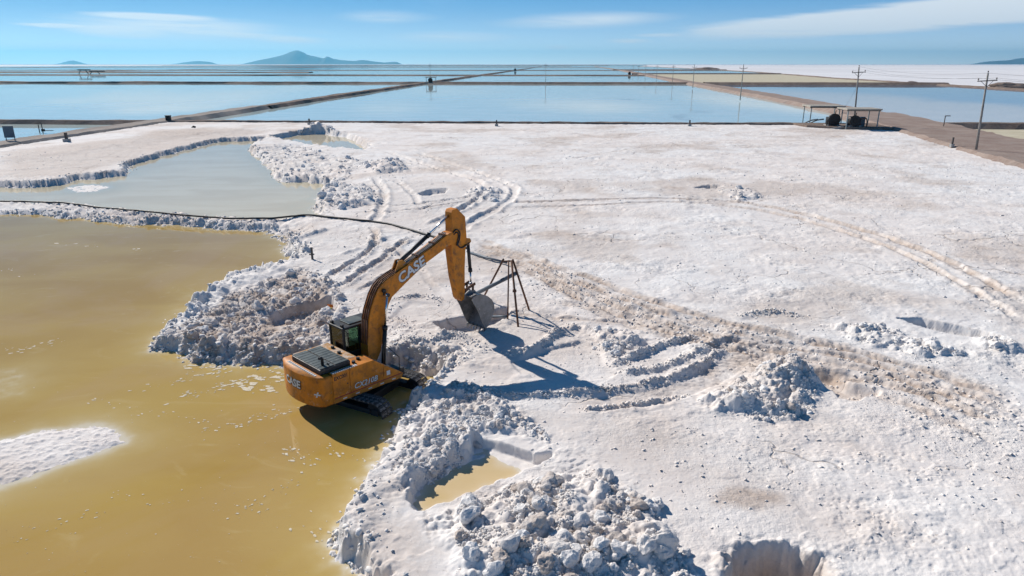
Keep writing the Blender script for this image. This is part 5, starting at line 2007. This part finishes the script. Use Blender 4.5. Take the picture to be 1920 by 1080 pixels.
x, y = G(586, 487)
st = empty('wooden_stake', (x, y, ground_h(x, y)))
box('stake', -0.06, 0.06, -0.05, 0.05, -0.2, 0.75, M_DARKW, st, 0.01)
box('crosspiece', -0.16, 0.16, -0.052, -0.09, 0.30, 0.38, M_DARKW, st)
tag(st, 'dark wooden stake stuck in the crust near the corner of the ochre brine', 'stake')
x, y = G(613, 580)
fl = empty('marker_flag', (x, y, ground_h(x, y)))
tube('flag_stick', [(0, 0, -0.1), (0.03, 0, 0.34)], 0.012, M_DARKW, fl, 6)
M_FLAGO = simple_mat('orange_cloth', (0.75, 0.20, 0.03, 1), 0.8, 0, 0.15, 5.0)
M_FLAGY = simple_mat('yellow_cloth', (0.70, 0.60, 0.05, 1), 0.8, 0, 0.15, 5.0)
mesh_obj('flag_cloth', [(0.03, 0, 0.34), (0.30, 0.03, 0.30), (0.34, -0.02, 0.17), (0.03, 0.0, 0.18), (0.03, 0.012, 0.34), (0.30, 0.042, 0.30), (0.34, -0.008, 0.17), (0.03, 0.012, 0.18)],
         [(3, 2, 1, 0), (4, 5, 6, 7), (0, 1, 5, 4), (1, 2, 6, 5), (2, 3, 7, 6), (3, 0, 4, 7)], M_FLAGO, fl)
box('ribbon', 0.04, 0.24, 0.0, 0.03, 0.06, 0.15, M_FLAGY, fl)
tag(fl, 'small orange and yellow marker flag beside the rectangular pit', 'flag')

# ------------------------------------------------------------------ foam and salt scum floating on the brine
fm, t, b = new_mat('salt_foam')
nf = t.noise(t.pos(), 14.0, 5, 0.7)
t.l.new(t.mix(t.ramp(nf, 0.35, 0.65), (0.52, 0.43, 0.27, 1), (0.74, 0.67, 0.54, 1)), b.inputs['Base Color'])
b.inputs['Roughness'].default_value = 0.8
rs = np.random.RandomState(77)
V, Fc = [], []
EXC = (-6.05, 24.5)


def foam_blob(x, y, r_, ang, el_):
    n_ = 9
    o_ = len(V)
    zz = WL + 0.006 + rs.uniform(0, 0.004)
    V.append((x, y, zz + 0.004))
    for k in range(n_):
        a_ = 2 * math.pi * k / n_
        rr = r_ * rs.uniform(0.5, 1.15)
        u_, v_ = rr * math.cos(a_) * el_, rr * math.sin(a_)
        V.append((x + u_ * math.cos(ang) - v_ * math.sin(ang), y + u_ * math.sin(ang) + v_ * math.cos(ang), zz))
    for k in range(n_):
        Fc.append((o_, o_ + 1 + k, o_ + 1 + (k + 1) % n_))


streaks = [((500, 700), (545, 690), 26, 0.10), ((470, 712), (530, 722), 40, 0.13), ((420, 722), (480, 712), 26, 0.08), ((330, 748), (430, 722), 44, 0.06), ((255, 730), (440, 692), 50, 0.05),
           ((430, 790), (560, 770), 40, 0.05), ((385, 805), (480, 795), 24, 0.05), ((540, 840), (590, 870), 40, 0.05), ((150, 740), (400, 800), 40, 0.035), ((20, 1010), (200, 960), 30, 0.03),
           ((200, 930), (500, 960), 34, 0.03), ((430, 970), (560, 900), 40, 0.03), ((0, 500), (60, 520), 12, 0.06), ((340, 690), (420, 685), 26, 0.09), ((0, 660), (120, 640), 30, 0.06), ((560, 970), (620, 1010), 16, 0.04),
           ((100, 455), (300, 470), 16, 0.10), ((600, 830), (690, 870), 26, 0.04)]
for a_, c_, n_, r_ in streaks:
    pa_, pc_ = np.array(G(*a_, WL)), np.array(G(*c_, WL))
    for k in range(n_):
        q = pa_ + (pc_ - pa_) * rs.uniform() + rs.normal(size=2) * (0.12 + r_ * 2.2)
        if ground_h(q[0], q[1]) < WL - 0.05:
            foam_blob(q[0], q[1], r_ * (0.15 + 1.1 * rs.uniform() ** 1.7), math.atan2(*(pc_ - pa_)[::-1]) + rs.uniform(-0.4, 0.4), rs.uniform(1.0, 2.4))
for k in range(300):
    q = np.array(G(rs.uniform(-100, 640), rs.uniform(690, 1100), WL))
    if ground_h(q[0], q[1]) < WL - 0.08:
        foam_blob(q[0], q[1], rs.uniform(0.006, 0.006 + 0.03 * rs.uniform() ** 2), rs.uniform(0, 3), rs.uniform(1, 1.6))
tag(mesh_obj('foam', V, Fc, fm), 'white flecks of salt foam floating on the ochre brine', 'foam', kind='stuff')
